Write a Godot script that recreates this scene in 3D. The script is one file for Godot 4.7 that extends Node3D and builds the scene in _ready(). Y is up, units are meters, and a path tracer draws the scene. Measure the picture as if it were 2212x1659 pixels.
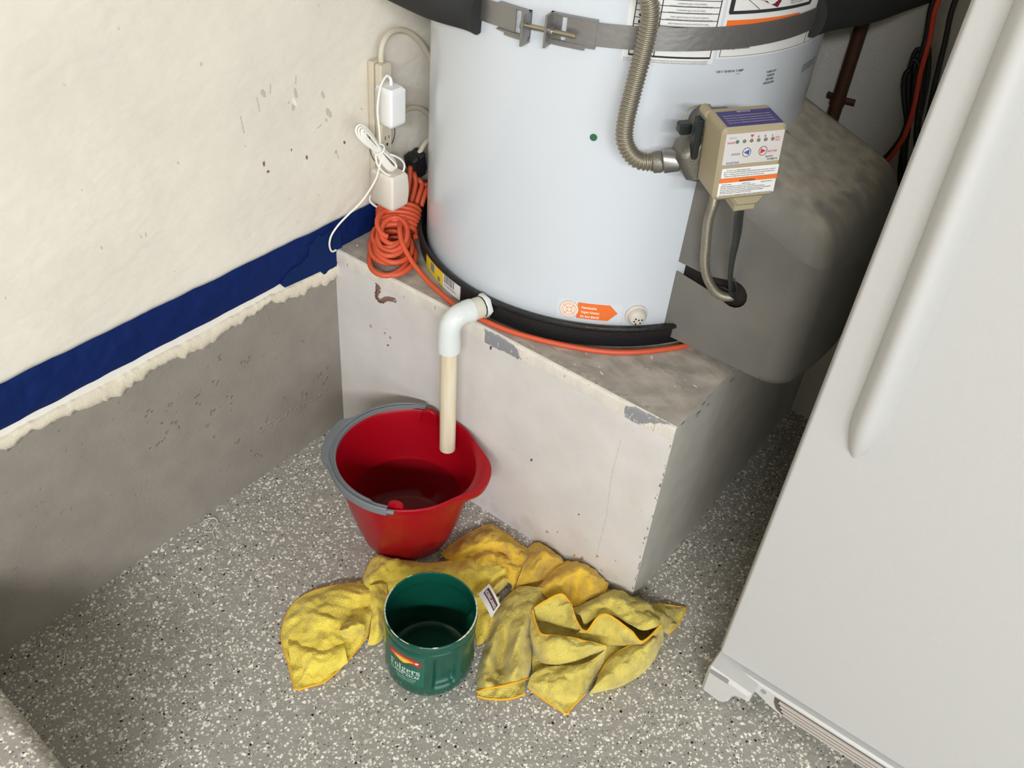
extends Node3D

const HX := 0.3142      # heater axis
const HZ := -0.3268
const HR := 0.2918
const PH := 0.3976      # platform height
const PW := 0.679       # platform width
const ZB := -0.66       # back wall
var M := {}
var org := {}
var used := {}

# ---------------------------------------------------------------- geometry
class Geo:
	var v := PackedVector3Array()
	var n := PackedVector3Array()
	var uv := PackedVector2Array()
	var ix := PackedInt32Array()

	func grid(rows: Array, closed := false, us := 1.0, vs := 1.0) -> void:
		var R: int = rows.size()
		var K: int = rows[0].size()
		var b := v.size()
		var nn := PackedVector3Array()
		nn.resize(R * K)
		for i in R:
			for j in K:
				v.append(rows[i][j])
				uv.append(Vector2(us * j / (K if closed else K - 1), vs * i / (R - 1.0)))
		var cols := K if closed else K - 1
		for i in R - 1:
			for j in cols:
				var a := i * K + j
				var c := i * K + (j + 1) % K
				var d := a + K
				var e := c + K
				for t in [[a, d, c], [c, d, e]]:
					var p0: Vector3 = v[b + t[0]]
					var p1: Vector3 = v[b + t[1]]
					var p2: Vector3 = v[b + t[2]]
					var fn := (p2 - p0).cross(p1 - p0)
					for k in 3:
						nn[t[k]] += fn
						ix.append(b + t[k])
		for q in nn:
			n.append(q.normalized() if q.length() > 1e-14 else Vector3.UP)

	func fan(center: Vector3, ring: PackedVector3Array) -> void:
		var b := v.size()
		var K := ring.size()
		var nn := (ring[1 * K / 3] - center).cross(ring[0] - center).normalized()
		v.append(center)
		n.append(nn)
		uv.append(Vector2(0.5, 0.5))
		for j in K:
			v.append(ring[j])
			n.append(nn)
			uv.append(Vector2(0.5 + 0.5 * cos(TAU * j / K), 0.5 + 0.5 * sin(TAU * j / K)))
		for j in K:
			ix.append_array([b, b + 1 + j, b + 1 + (j + 1) % K])

	func tri(a: Vector3, c: Vector3, d: Vector3) -> void:
		var b := v.size()
		var nn := (d - a).cross(c - a).normalized()
		for p in [a, c, d]:
			v.append(p)
			n.append(nn)
			uv.append(Vector2(p.x, p.z))
		ix.append_array([b, b + 1, b + 2])

	func quad(a: Vector3, c: Vector3, d: Vector3, e: Vector3) -> void:
		grid([PackedVector3Array([a, c]), PackedVector3Array([e, d])])

	func tube(path: PackedVector3Array, r, sides := 10, caps := true, flat := 1.0, up := Vector3.ZERO) -> void:
		var K := path.size()
		var rows := []
		var t0 := (path[1] - path[0]).normalized()
		var x := up if up != Vector3.ZERO else (Vector3.UP if absf(t0.y) < 0.8 else Vector3.RIGHT)
		x = (x - t0 * x.dot(t0)).normalized()
		for i in K:
			var t := (path[mini(i + 1, K - 1)] - path[maxi(i - 1, 0)]).normalized()
			x = (x - t * x.dot(t)).normalized()
			var y := t.cross(x)
			var rr: float = r[i] if r is Array or r is PackedFloat32Array else r
			var row := PackedVector3Array()
			for j in sides:
				var a := TAU * j / sides
				row.append(path[i] + (x * cos(a) + y * sin(a) * flat) * rr)
			rows.append(row)
		grid(rows, true)
		if caps:
			fan(path[0], rows[0])
			var back: PackedVector3Array = rows[-1].duplicate()
			back.reverse()
			fan(path[-1], back)

	func lathe(xf: Transform3D, prof: Array, seg := 48, a0 := 0.0, a1 := TAU) -> void:
		# profile of [radius, height]; corners sharper than about 40 degrees are hard
		var full := is_equal_approx(a1 - a0, TAU)
		var part := []
		for i in prof.size():
			part.append(prof[i])
			var last := i == prof.size() - 1
			var hard := false
			if not last and i > 0:
				var d0 := Vector2(prof[i][0] - prof[i - 1][0], prof[i][1] - prof[i - 1][1]).normalized()
				var d1 := Vector2(prof[i + 1][0] - prof[i][0], prof[i + 1][1] - prof[i][1]).normalized()
				hard = d0.dot(d1) < 0.75
			if (hard or last) and part.size() > 1:
				var rows := []
				for p in part:
					var row := PackedVector3Array()
					for j in (seg if full else seg + 1):
						var a := a0 + (a1 - a0) * j / seg
						row.append(xf * Vector3(p[0] * cos(a), p[1], p[0] * sin(a)))
					rows.append(row)
				grid(rows, full)
				part = [prof[i]]

	func rbox(xf: Transform3D, s: Vector3, bev := 0.002) -> void:
		# box with chamfered edges; each corner has one vertex per face, so the chamfers shade as round
		var h := s / 2
		bev = minf(bev, minf(h.x, minf(h.y, h.z)) * 0.9)
		var b := v.size()
		var at := {}
		for ax in 3:
			for sg in [-1, 1]:
				for c in 4:
					var p := Vector3.ZERO
					var u := (ax + 1) % 3
					var w := (ax + 2) % 3
					var su := -1 if c % 2 == 0 else 1
					var sw := -1 if c < 2 else 1
					p[ax] = sg * h[ax]
					p[u] = su * (h[u] - bev)
					p[w] = sw * (h[w] - bev)
					var key := Vector3i.ZERO
					key[ax] = sg
					key[u] = su
					key[w] = sw
					at[[ax, key]] = v.size() - b
					var nn := Vector3.ZERO
					nn[ax] = sg
					v.append(xf * p)
					n.append((xf.basis * nn).normalized())
					uv.append(Vector2(p[u] + 0.5, p[w] + 0.5))
		var put := func(q: Array) -> void:
			var cen := Vector3.ZERO
			for k in q: cen += v[b + k]
			cen = cen / q.size() - xf.origin
			for t in ([[0, 1, 2], [0, 2, 3]] if q.size() == 4 else [[0, 1, 2]]):
				var p0 := v[b + q[t[0]]]
				var fn := (v[b + q[t[2]]] - p0).cross(v[b + q[t[1]]] - p0)
				if fn.dot(cen) >= 0: ix.append_array([b + q[t[0]], b + q[t[1]], b + q[t[2]]])
				else: ix.append_array([b + q[t[0]], b + q[t[2]], b + q[t[1]]])
		for ax in 3:
			var u := (ax + 1) % 3
			var w := (ax + 2) % 3
			for sg in [-1, 1]:
				var q := []
				for c in [[-1, -1], [1, -1], [1, 1], [-1, 1]]:
					var key := Vector3i.ZERO
					key[ax] = sg
					key[u] = c[0]
					key[w] = c[1]
					q.append(at[[ax, key]])
				put.call(q)
				for s2 in [-1, 1]:
					var k1 := Vector3i.ZERO
					k1[ax] = sg
					k1[u] = s2
					k1[w] = -1
					var k2 := k1
					k2[w] = 1
					put.call([at[[ax, k1]], at[[ax, k2]], at[[u, k2]], at[[u, k1]]])
		for sx in [-1, 1]:
			for sy in [-1, 1]:
				for sz in [-1, 1]:
					var k := Vector3i(sx, sy, sz)
					put.call([at[[0, k]], at[[1, k]], at[[2, k]]])

	func prism(poly: PackedVector2Array, xf: Transform3D, z0: float, z1: float, bev := 0.0) -> void:
		# polygon in the xy plane of xf, from z0 to z1, with a chamfer at z1
		var K := poly.size()
		if Geometry2D.is_polygon_clockwise(poly): poly.reverse()
		var inner := PackedVector2Array()
		for i in K:
			var d0 := (poly[i] - poly[(i + K - 1) % K]).normalized()
			var d1 := (poly[(i + 1) % K] - poly[i]).normalized()
			var m := Vector2(-d0.y - d1.y, d0.x + d1.x)
			inner.append(poly[i] + m.normalized() * bev / maxf(0.4, m.length() / 2))
		var face := func(pts: PackedVector2Array, z: float, up: bool) -> void:
			var b := v.size()
			for p in pts:
				v.append(xf * Vector3(p.x, p.y, z))
				n.append((xf.basis.z if up else -xf.basis.z).normalized())
				uv.append(p)
			var tr := Geometry2D.triangulate_polygon(pts)
			for t in range(0, tr.size(), 3):
				var s := (pts[tr[t + 1]] - pts[tr[t]]).cross(pts[tr[t + 2]] - pts[tr[t]])
				var fwd := (s < 0) == up
				ix.append_array([b + tr[t], b + tr[t + (1 if fwd else 2)], b + tr[t + (2 if fwd else 1)]])
		face.call(inner if bev > 0 else poly, z1, true)
		face.call(poly, z0, false)
		for i in K:
			var j := (i + 1) % K
			var zt := z1 - bev
			quad(xf * Vector3(poly[j].x, poly[j].y, z0), xf * Vector3(poly[i].x, poly[i].y, z0), xf * Vector3(poly[i].x, poly[i].y, zt), xf * Vector3(poly[j].x, poly[j].y, zt))
			if bev > 0:
				quad(xf * Vector3(poly[j].x, poly[j].y, zt), xf * Vector3(poly[i].x, poly[i].y, zt), xf * Vector3(inner[i].x, inner[i].y, z1), xf * Vector3(inner[j].x, inner[j].y, z1))

	func arrays(mesh: Mesh, place: Callable) -> void:
		# a ready mesh (lettering) with every vertex put elsewhere
		for s in mesh.get_surface_count():
			var a := mesh.surface_get_arrays(s)
			var b := v.size()
			var vv: PackedVector3Array = a[Mesh.ARRAY_VERTEX]
			for p in vv:
				v.append(place.call(p))
				n.append(Vector3.ZERO)
				uv.append(Vector2.ZERO)
			var ii: PackedInt32Array = a[Mesh.ARRAY_INDEX] if a[Mesh.ARRAY_INDEX] != null else PackedInt32Array(range(vv.size()))
			for t in range(0, ii.size(), 3):
				var fn := (v[b + ii[t + 2]] - v[b + ii[t]]).cross(v[b + ii[t + 1]] - v[b + ii[t]])
				for k in 3:
					n[b + ii[t + k]] += fn
					ix.append(b + ii[t + k])
			for k in vv.size():
				n[b + k] = n[b + k].normalized() if n[b + k].length() > 1e-14 else Vector3.UP

func commit(called: String, g: Geo, m: Material, parent: Node = self, label := "") -> MeshInstance3D:
	var o := MeshInstance3D.new()
	var off: Vector3 = org.get(parent, Vector3.ZERO)
	var v := g.v.duplicate()
	for i in v.size(): v[i] -= off
	var a := []
	a.resize(Mesh.ARRAY_MAX)
	a[Mesh.ARRAY_VERTEX] = v
	a[Mesh.ARRAY_NORMAL] = g.n
	a[Mesh.ARRAY_TEX_UV] = g.uv
	a[Mesh.ARRAY_INDEX] = g.ix
	var am := ArrayMesh.new()
	am.add_surface_from_arrays(Mesh.PRIMITIVE_TRIANGLES, a)
	o.mesh = am
	o.material_override = m
	o.cast_shadow = GeometryInstance3D.SHADOW_CASTING_SETTING_ON
	o.name = called
	if parent == self: o.name = numbered(called)
	parent.add_child(o, true)
	org[o] = off
	if label: o.set_meta("label", label)
	return o

func numbered(called: String) -> String:
	used[called] = used.get(called, -1) + 1
	return called if used[called] == 0 else "%s_%03d" % [called, used[called]]

func thing(called: String, at: Vector3, label: String, category: String, group := "") -> Node3D:
	var o := Node3D.new()
	o.name = numbered(called)
	add_child(o)
	o.position = at
	org[o] = at
	return tag(o, label, category, group)

func tag(o: Node3D, label: String, category: String, group := "") -> Node3D:
	o.set_meta("label", label)
	o.set_meta("category", category)
	if group: o.set_meta("group", group)
	return o

func struct(called: String, g: Geo, m: Material, parent: Node = self) -> MeshInstance3D:
	var o := commit(called, g, m, parent)
	if parent == self: o.set_meta("kind", "structure")
	return o

func box(lo: Vector3, hi: Vector3, bev := 0.0) -> Geo:
	var g := Geo.new()
	g.rbox(Transform3D(Basis(), (lo + hi) / 2), hi - lo, bev)
	return g

func smooth(pts: Array, per := 8) -> PackedVector3Array:
	var out := PackedVector3Array()
	var K := pts.size()
	for i in K - 1:
		var a: Vector3 = pts[maxi(i - 1, 0)]
		var b: Vector3 = pts[i]
		var c: Vector3 = pts[i + 1]
		var d: Vector3 = pts[mini(i + 2, K - 1)]
		for k in per: out.append(b.cubic_interpolate(c, a, d, float(k) / per))
	out.append(pts[-1])
	return out

func V(l: Array) -> Array:
	var out := []
	for i in range(0, l.size(), 3): out.append(Vector3(l[i], l[i + 1], l[i + 2]))
	return out

func poly(l: Array) -> PackedVector2Array:
	var out := PackedVector2Array()
	for i in range(0, l.size(), 2): out.append(Vector2(l[i], l[i + 1]))
	return out

func frame(at: Vector3, x: Vector3, y: Vector3) -> Transform3D:
	x = x.normalized()
	var z := x.cross(y).normalized()
	return Transform3D(Basis(x, z.cross(x), z), at)

func along(from: Vector3, dir: Vector3) -> Transform3D:
	# the y axis along dir, for lathes
	var y := dir.normalized()
	var x := (Vector3.UP if absf(y.y) < 0.9 else Vector3.RIGHT).cross(y).normalized()
	return Transform3D(Basis(x, y, x.cross(y)), from)

func cyl(deg: float, y: float, off := 0.0) -> Vector3:
	var a := deg_to_rad(deg)
	return Vector3(HX + (HR + off) * cos(a), y, HZ + (HR + off) * sin(a))

func cyl_box(g: Geo, d0: float, d1: float, y0: float, y1: float, o0: float, o1: float, steps := 8) -> void:
	var rows := []
	for c in [[y0, o0], [y0, o1], [y1, o1], [y1, o0], [y0, o0]]:
		var row := PackedVector3Array()
		for k in steps + 1: row.append(cyl(lerpf(d0, d1, float(k) / steps), c[0], c[1]))
		rows.append(row)
	for i in 4: g.grid([rows[i], rows[i + 1]])
	for d in [d0, d1]:
		g.quad(cyl(d, y0, o0), cyl(d, y0, o1), cyl(d, y1, o1), cyl(d, y1, o0))

func lettering(g: Geo, text: String, place: Callable, height: float, font := "sans", width := 0.0, align := 0) -> void:
	# place turns (right, up) in metres into a point; width squeezes the line to that length
	var t := TextMesh.new()
	t.text = text
	t.font = M[font]
	t.font_size = 32
	t.pixel_size = 0.01
	t.depth = 0.0
	t.curve_step = 2.0
	t.horizontal_alignment = HORIZONTAL_ALIGNMENT_LEFT if align == 0 else HORIZONTAL_ALIGNMENT_CENTER
	var ab := t.get_aabb()
	var s := height / 0.236
	var sx := width / maxf(ab.size.x, 0.001) if width > 0 else s
	g.arrays(t, func(p: Vector3): return place.call((p.x - (ab.position.x if align == 0 else 0.0)) * sx, (p.y - ab.position.y if false else p.y) * s))

# ---------------------------------------------------------------- materials
func mat(c: Color, rough := 0.6, metal := 0.0) -> StandardMaterial3D:
	var m := StandardMaterial3D.new()
	m.albedo_color = c
	m.roughness = rough
	m.metallic = metal
	m.cull_mode = BaseMaterial3D.CULL_DISABLED
	return m

func noise_tex(freq: float, ramp: Array, seed := 1, size := 512, octaves := 4, bump := 0.0) -> NoiseTexture2D:
	var f := FastNoiseLite.new()
	f.seed = seed
	f.frequency = freq
	f.noise_type = FastNoiseLite.TYPE_SIMPLEX_SMOOTH
	f.fractal_octaves = octaves
	var t := NoiseTexture2D.new()
	t.width = size
	t.height = size
	t.seamless = true
	t.noise = f
	if bump > 0:
		t.as_normal_map = true
		t.bump_strength = bump
	elif ramp:
		var gr := Gradient.new()
		gr.offsets = PackedFloat32Array(ramp[0])
		gr.colors = PackedColorArray(ramp[1])
		t.color_ramp = gr
	return t

func relief(m: StandardMaterial3D, t: Texture2D, scale: float, depth := 1.0, world := true) -> StandardMaterial3D:
	m.normal_enabled = true
	m.normal_texture = t
	m.normal_scale = depth
	m.uv1_triplanar = true
	m.uv1_world_triplanar = world
	m.uv1_scale = Vector3.ONE * scale
	return m

func sheet_image(w: int, h: int, base: Color, seed: int, vary: float, freq: float) -> Image:
	var f := FastNoiseLite.new()
	f.seed = seed
	f.frequency = freq
	f.fractal_octaves = 4
	var data := PackedByteArray()
	data.resize(w * h * 3)
	var k := 0
	for y in h:
		for x in w:
			var s := 1.0 + vary * f.get_noise_2d(x, y)
			data[k] = int(clampf(base.r * s, 0, 1) * 255)
			data[k + 1] = int(clampf(base.g * s, 0, 1) * 255)
			data[k + 2] = int(clampf(base.b * s * (2.0 - s if vary > 0.2 else 1.0), 0, 1) * 255)
			k += 3
	return Image.create_from_data(w, h, false, Image.FORMAT_RGB8, data)

func paint(img: Image, p: PackedVector2Array, c: Color, a := 1.0) -> void:
	var lo := p[0]
	var hi := p[0]
	for q in p:
		lo = lo.min(q)
		hi = hi.max(q)
	for y in range(maxi(0, int(lo.y)), mini(img.get_height(), int(hi.y) + 2)):
		for x in range(maxi(0, int(lo.x)), mini(img.get_width(), int(hi.x) + 2)):
			if Geometry2D.is_point_in_polygon(Vector2(x, y), p):
				img.set_pixel(x, y, img.get_pixel(x, y).lerp(c, a))

func blob(img: Image, at: Vector2, r: float, c: Color, rng: RandomNumberGenerator, a := 1.0, stretch := Vector2.ONE, turn := 0.0) -> void:
	var p := PackedVector2Array()
	var ph := rng.randf() * TAU
	for k in 18:
		var t := TAU * k / 18
		var rr := r * (0.75 + 0.3 * sin(2 * t + ph) * rng.randf() + 0.25 * rng.randf())
		p.append(at + (Vector2(cos(t), sin(t)) * rr * stretch).rotated(turn))
	paint(img, p, c, a)

func stroke(img: Image, pts: Array, w: float, c: Color, a := 1.0) -> void:
	for i in pts.size() - 1:
		var d: Vector2 = (pts[i + 1] - pts[i]).normalized()
		var s := Vector2(-d.y, d.x) * w / 2
		paint(img, PackedVector2Array([pts[i] + s, pts[i + 1] + s, pts[i + 1] - s, pts[i] - s]), c, a)

func skin(img: Image, rough := 0.7) -> StandardMaterial3D:
	img.generate_mipmaps()
	var m := mat(Color.WHITE, rough)
	m.albedo_texture = ImageTexture.create_from_image(img)
	return m

func flake_image(size: int, metres: float) -> Image:
	var rng := RandomNumberGenerator.new()
	rng.seed = 77
	var data := PackedByteArray()
	data.resize(size * size * 3)
	var f := FastNoiseLite.new()
	f.seed = 5
	f.frequency = 0.02
	for i in size * size:
		var s := rng.randi() % 14
		data[i * 3] = 150 + s
		data[i * 3 + 1] = 146 + s
		data[i * 3 + 2] = 137 + s
	var px := size / metres
	var kinds := [[20000, 0.0008, 0.0024, Color8(188, 183, 171)], [5000, 0.0009, 0.0022, Color8(118, 113, 103)], [10000, 0.0010, 0.0028, Color8(216, 210, 195)],
		[16500, 0.0013, 0.0034, Color8(244, 239, 223)], [2200, 0.0026, 0.0046, Color8(240, 234, 217)], [3600, 0.0009, 0.0019, Color8(36, 34, 31)], [500, 0.0018, 0.0030, Color8(24, 23, 21)]]
	for kd in kinds:
		for q in int(kd[0] * metres * metres):
			var c := Vector2(rng.randf() * size, rng.randf() * size)
			var K := 4 + rng.randi() % 3
			var r: float = rng.randf_range(kd[1], kd[2]) * px
			var el := rng.randf_range(0.45, 1.0)
			var tn := rng.randf() * TAU
			var p := PackedVector2Array()
			for k in K:
				var t := TAU * (k + rng.randf() * 0.6) / K
				p.append(Vector2(cos(t), sin(t) * el).rotated(tn) * r * rng.randf_range(0.7, 1.0))
			var sh := rng.randf_range(0.86, 1.06)
			var cc: Color = kd[3]
			var rr := int(minf(255, cc.r8 * sh))
			var gg := int(minf(255, cc.g8 * sh))
			var bb := int(minf(255, cc.b8 * sh))
			var R := int(ceil(r))
			for y in range(-R, R + 1):
				var xs := PackedFloat32Array()
				for k in K:
					var a := p[k]
					var b := p[(k + 1) % K]
					if (a.y > y) != (b.y > y): xs.append(a.x + (y - a.y) * (b.x - a.x) / (b.y - a.y))
				if xs.size() < 2: continue
				xs.sort()
				for x in range(int(ceil(xs[0])), int(floor(xs[-1])) + 1):
					var at := (posmod(int(c.y) + y, size) * size + posmod(int(c.x) + x, size)) * 3
					data[at] = rr
					data[at + 1] = gg
					data[at + 2] = bb
	return Image.create_from_data(size, size, false, Image.FORMAT_RGB8, data)
const CLOTH := {
	"leaf": [[338, 14, 261, 301, 14, 290, 271, 10, 331, 263, 4, 370, 291, 3, 416, 343, 3, 447, 378, 2, 467], [357, 30, 280, 333, 34, 312, 312, 30, 350, 305, 22, 382, 318, 12, 417, 352, 6, 447, 379, 2, 466], [363, 18, 288, 353, 20, 319, 347, 34, 363, 343, 26, 393, 348, 16, 422, 367, 8, 447, 379, 2, 466], [384, 30, 311, 386, 30, 331, 375, 18, 364, 374, 20, 399, 372, 14, 426, 378, 7, 446, 380, 2, 466], [388, 12, 319, 398, 10, 340, 401, 6, 371, 403, 4, 406, 401, 3, 431, 391, 2, 449, 381, 2, 465]],
	"pinch": [[362, 26, 357, 369, 34, 345, 383, 34, 332], [375, 42, 371, 386, 48, 359, 398, 44, 341], [377, 22, 366, 390, 28, 359, 400, 28, 343]],
	"swell": [[310, 10, 417, 342, 16, 412, 368, 18, 398, 386, 18, 375], [322, 18, 429, 354, 25, 423, 381, 26, 408, 396, 25, 381], [344, 4, 443, 377, 8, 437, 398, 8, 420, 407, 8, 387]],
	"band": [[314, 4, 262, 299, 12, 219, 324, 16, 198, 365, 16, 179, 392, 18, 156, 417, 20, 126, 465, 16, 84, 483, 8, 79], [336, 20, 276, 330, 35, 237, 355, 38, 219, 387, 32, 198, 420, 36, 178, 446, 36, 150, 482, 30, 113, 494, 16, 98], [355, 20, 285, 345, 20, 251, 367, 20, 232, 402, 20, 209, 439, 30, 188, 461, 22, 155, 489, 30, 139, 497, 12, 119], [378, 20, 300, 372, 12, 274, 390, 10, 257, 420, 8, 229, 451, 8, 202, 472, 10, 173, 488, 12, 156, 495, 10, 144]],
	"strip": [[343, 30, 276, 353, 34, 266, 357, 20, 248], [366, 28, 295, 379, 35, 290, 381, 18, 272], [390, 20, 319, 405, 28, 319, 407, 12, 305], [406, 4, 343, 415, 6, 335, 416, 4, 319]],
	"finger": [[464, 10, 181, 480, 12, 147, 485, 12, 109, 490, 10, 90], [481, 30, 197, 500, 38, 168, 502, 36, 132, 499, 16, 97], [487, 20, 197, 503, 22, 168, 507, 22, 138, 501, 8, 107]],
	"tail": [[488, 20, 188, 506, 22, 161, 509, 10, 140], [511, 15, 210, 526, 22, 193, 525, 8, 168], [536, 3, 233, 542, 6, 223, 539, 3, 199]],
	"mound": [[375, 6, 134, 383, 12, 84, 399, 12, 33, 427, 12, 28, 475, 12, 31, 492, 10, 27], [396, 20, 143, 415, 35, 112, 430, 40, 74, 453, 36, 65, 492, 36, 64, 504, 20, 47], [410, 20, 136, 425, 20, 110, 442, 26, 88, 461, 18, 73, 493, 30, 77, 510, 20, 65], [421, 15, 130, 449, 34, 123, 461, 30, 100, 485, 34, 93, 507, 30, 95, 515, 15, 91], [481, 10, 129, 487, 18, 119, 500, 14, 110, 510, 14, 110, 515, 8, 116, 519, 4, 121]],
	"hump": [[484, 12, 45, 485, 12, 11, 505, 16, 6, 543, 10, 7], [509, 30, 81, 517, 40, 58, 528, 45, 41, 552, 20, 20], [516, 25, 101, 533, 40, 89, 538, 35, 54, 549, 12, 28], [520, 4, 114, 536, 8, 98, 546, 10, 80, 550, 8, 38]],
	"rleaf": [[546, 12, 87, 543, 12, 36, 563, 14, -6, 596, 16, -14, 623, 16, -10], [562, 35, 102, 572, 48, 70, 590, 52, 39, 614, 48, 27, 634, 22, 6], [575, 30, 104, 590, 38, 81, 599, 28, 51, 625, 44, 51, 641, 22, 27], [589, 12, 93, 606, 15, 85, 618, 15, 75, 628, 15, 56, 639, 8, 33]],
	"sleeve": [[521, 12, 106, 539, 30, 106, 554, 35, 101, 566, 30, 91, 576, 15, 76], [517, 10, 153, 537, 35, 154, 558, 45, 152, 573, 40, 140, 581, 20, 123], [538, 6, 207, 549, 32, 199, 564, 34, 189, 587, 52, 185, 588, 20, 160], [552, 5, 239, 569, 34, 240, 574, 14, 211, 598, 50, 212, 606, 20, 185], [569, 4, 272, 587, 34, 277, 597, 14, 253, 622, 48, 249, 628, 15, 215], [591, 16, 301, 604, 28, 296, 616, 26, 278, 632, 32, 260, 635, 12, 232]],
	"lip": [[587, 8, 292, 596, 10, 285, 609, 10, 267, 621, 10, 249, 630, 6, 229], [592, 4, 301, 605, 4, 295, 622, 4, 283, 636, 4, 268, 645, 4, 252]],
	"under": [[555, 8, 112, 610, 12, 57, 660, 10, 5, 725, 3, -2], [597, 10, 172, 653, 18, 120, 704, 18, 77, 752, 3, 33], [634, 4, 217, 683, 10, 176, 722, 8, 130, 753, 2, 74]],
	"flap": [[581, 50, 148, 588, 60, 133, 602, 65, 107, 620, 60, 108, 638, 50, 118, 659, 45, 128], [586, 45, 151, 596, 50, 139, 609, 55, 124, 622, 50, 119, 639, 45, 125, 659, 42, 128], [589, 30, 149, 603, 30, 142, 623, 35, 139, 635, 35, 135, 646, 35, 130, 659, 35, 125]],
	"tongue": [[581, 50, 152, 599, 50, 168, 619, 55, 181, 637, 55, 170, 657, 55, 158, 681, 55, 146, 706, 50, 132], [580, 35, 158, 603, 45, 182, 626, 55, 193, 651, 60, 184, 671, 60, 169, 690, 58, 153, 708, 45, 131], [579, 20, 156, 607, 30, 187, 632, 40, 199, 656, 45, 188, 677, 48, 170, 693, 45, 148, 706, 40, 131], [580, 5, 153, 609, 12, 186, 636, 20, 201, 661, 30, 193, 681, 35, 172, 694, 35, 147, 705, 35, 131]],
	"apron": [[647, 20, 204, 662, 25, 192, 682, 30, 179, 698, 35, 160, 707, 40, 129], [639, 20, 226, 663, 30, 214, 686, 35, 199, 703, 35, 174, 709, 30, 133], [641, 12, 239, 667, 22, 230, 691, 25, 217, 707, 20, 189, 712, 12, 142], [643, 4, 240, 671, 6, 239, 697, 6, 234, 712, 6, 205, 714, 4, 163], [644, 2, 239, 670, 3, 240, 711, 3, 238, 712, 3, 227, 715, 3, 194]],
	"flank": [[716, 10, 158, 716, 20, 137, 720, 25, 111, 731, 30, 89, 744, 35, 71, 750, 40, 34], [723, 20, 181, 731, 35, 158, 737, 40, 129, 745, 42, 102, 755, 45, 77, 756, 35, 36], [721, 8, 187, 740, 20, 161, 750, 25, 131, 758, 28, 100, 761, 28, 68, 759, 20, 34], [720, 2, 188, 746, 3, 153, 760, 3, 122, 767, 3, 88, 764, 3, 51, 759, 3, 25]],
	"wave": [[659, 45, 128, 667, 45, 122, 670, 60, 105, 674, 62, 92, 689, 60, 86, 722, 55, 86, 745, 50, 86, 752, 50, 42], [653, 30, 137, 673, 35, 128, 680, 40, 108, 688, 45, 98, 701, 45, 94, 726, 45, 93, 743, 42, 85, 754, 40, 53], [654, 20, 138, 674, 20, 126, 692, 25, 115, 704, 25, 107, 716, 25, 98, 728, 28, 91, 739, 30, 81, 747, 30, 67]],
	"crown": [[621, 20, 89, 633, 20, 44, 644, 15, 10, 663, 15, -7, 691, 12, -11, 715, 10, -9], [633, 35, 101, 650, 50, 77, 664, 55, 52, 684, 50, 33, 710, 45, 24, 732, 30, 11], [642, 40, 104, 659, 45, 83, 675, 50, 62, 699, 55, 52, 725, 55, 45, 745, 45, 32], [653, 30, 108, 665, 45, 89, 684, 50, 75, 712, 50, 71, 735, 50, 68, 752, 50, 42]],
	"tip": [[705, 20, 1, 728, 14, -24, 757, 3, -51], [728, 40, 24, 744, 26, 1, 761, 3, -31], [743, 40, 34, 754, 20, 13, 763, 3, -9], [750, 20, 27, 757, 6, 16, 760, 3, 13]],
}

func _ready() -> void:
	# ---- camera, sky, daylight, exposure
	var cam := Camera3D.new()
	cam.name = "camera"
	cam.transform = Transform3D(Basis(Vector3(0.791655, 0.0780495, -0.6059626), Vector3(-0.4366217, 0.7660353, -0.4717536), Vector3(0.4273686, 0.6380425, 0.6405137)).orthonormalized(), Vector3(1.009232, 1.2325148, 0.9180086))
	cam.fov = 46.0625
	cam.near = 0.02
	add_child(cam)
	cam.current = true
	var env := Environment.new()
	var sky := Sky.new()
	var sm := ProceduralSkyMaterial.new()
	sm.sky_top_color = Color(0.62, 0.72, 0.86)
	sm.sky_horizon_color = Color(0.86, 0.89, 0.92)
	sm.ground_bottom_color = Color(0.45, 0.43, 0.40)
	sm.ground_horizon_color = Color(0.62, 0.60, 0.57)
	sm.sun_angle_max = 1.0
	sm.energy_multiplier = 1.0
	sky.sky_material = sm
	env.background_mode = Environment.BG_SKY
	env.sky = sky
	env.background_energy_multiplier = 1.0
	env.tonemap_mode = Environment.TONE_MAPPER_LINEAR
	env.tonemap_exposure = EXPOSURE
	env.sdfgi_enabled = true
	env.ssao_enabled = true
	env.ssil_enabled = true
	var we := WorldEnvironment.new()
	we.name = "environment"
	we.environment = env
	add_child(we)
	area_light("unseen_tube_lamp", Vector3(2.65, 2.42, 3.30), Vector3(0.5, 0.2, 0.2), Vector2(2.2, 0.12), LAMP, Color(0.97, 0.98, 1.0))  # lamp out of view, placed to light the heater corner from behind the camera
	area_light("unseen_door_daylight", Vector3(4.95, 1.10, 2.45), Vector3(0.4, 0.6, 0.2), Vector2(3.4, 2.0), DOOR, Color(0.97, 0.985, 1.0))  # unseen opening on the right, lights the left wall and heater sideways
	make_materials()
	build_room()
	build_platform()
	build_heater()
	build_pan()
	build_fridge()
	build_bucket()
	build_can()
	build_towels()
	build_strap()
	build_hose()
	build_wall_things()
	build_cords()
	build_small()

const EXPOSURE := 1.0
const LAMP := 15.5
const DOOR := 7.5

func area_light(called: String, at: Vector3, towards: Vector3, size: Vector2, energy: float, c: Color) -> void:
	var l := AreaLight3D.new()
	l.name = called
	l.area_size = size
	l.light_energy = energy
	l.light_color = c
	l.shadow_enabled = true
	l.set("area_range", 20.0)
	l.set("area_attenuation", 2.0)
	add_child(l)
	l.look_at_from_position(at, towards, Vector3.UP)

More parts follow.
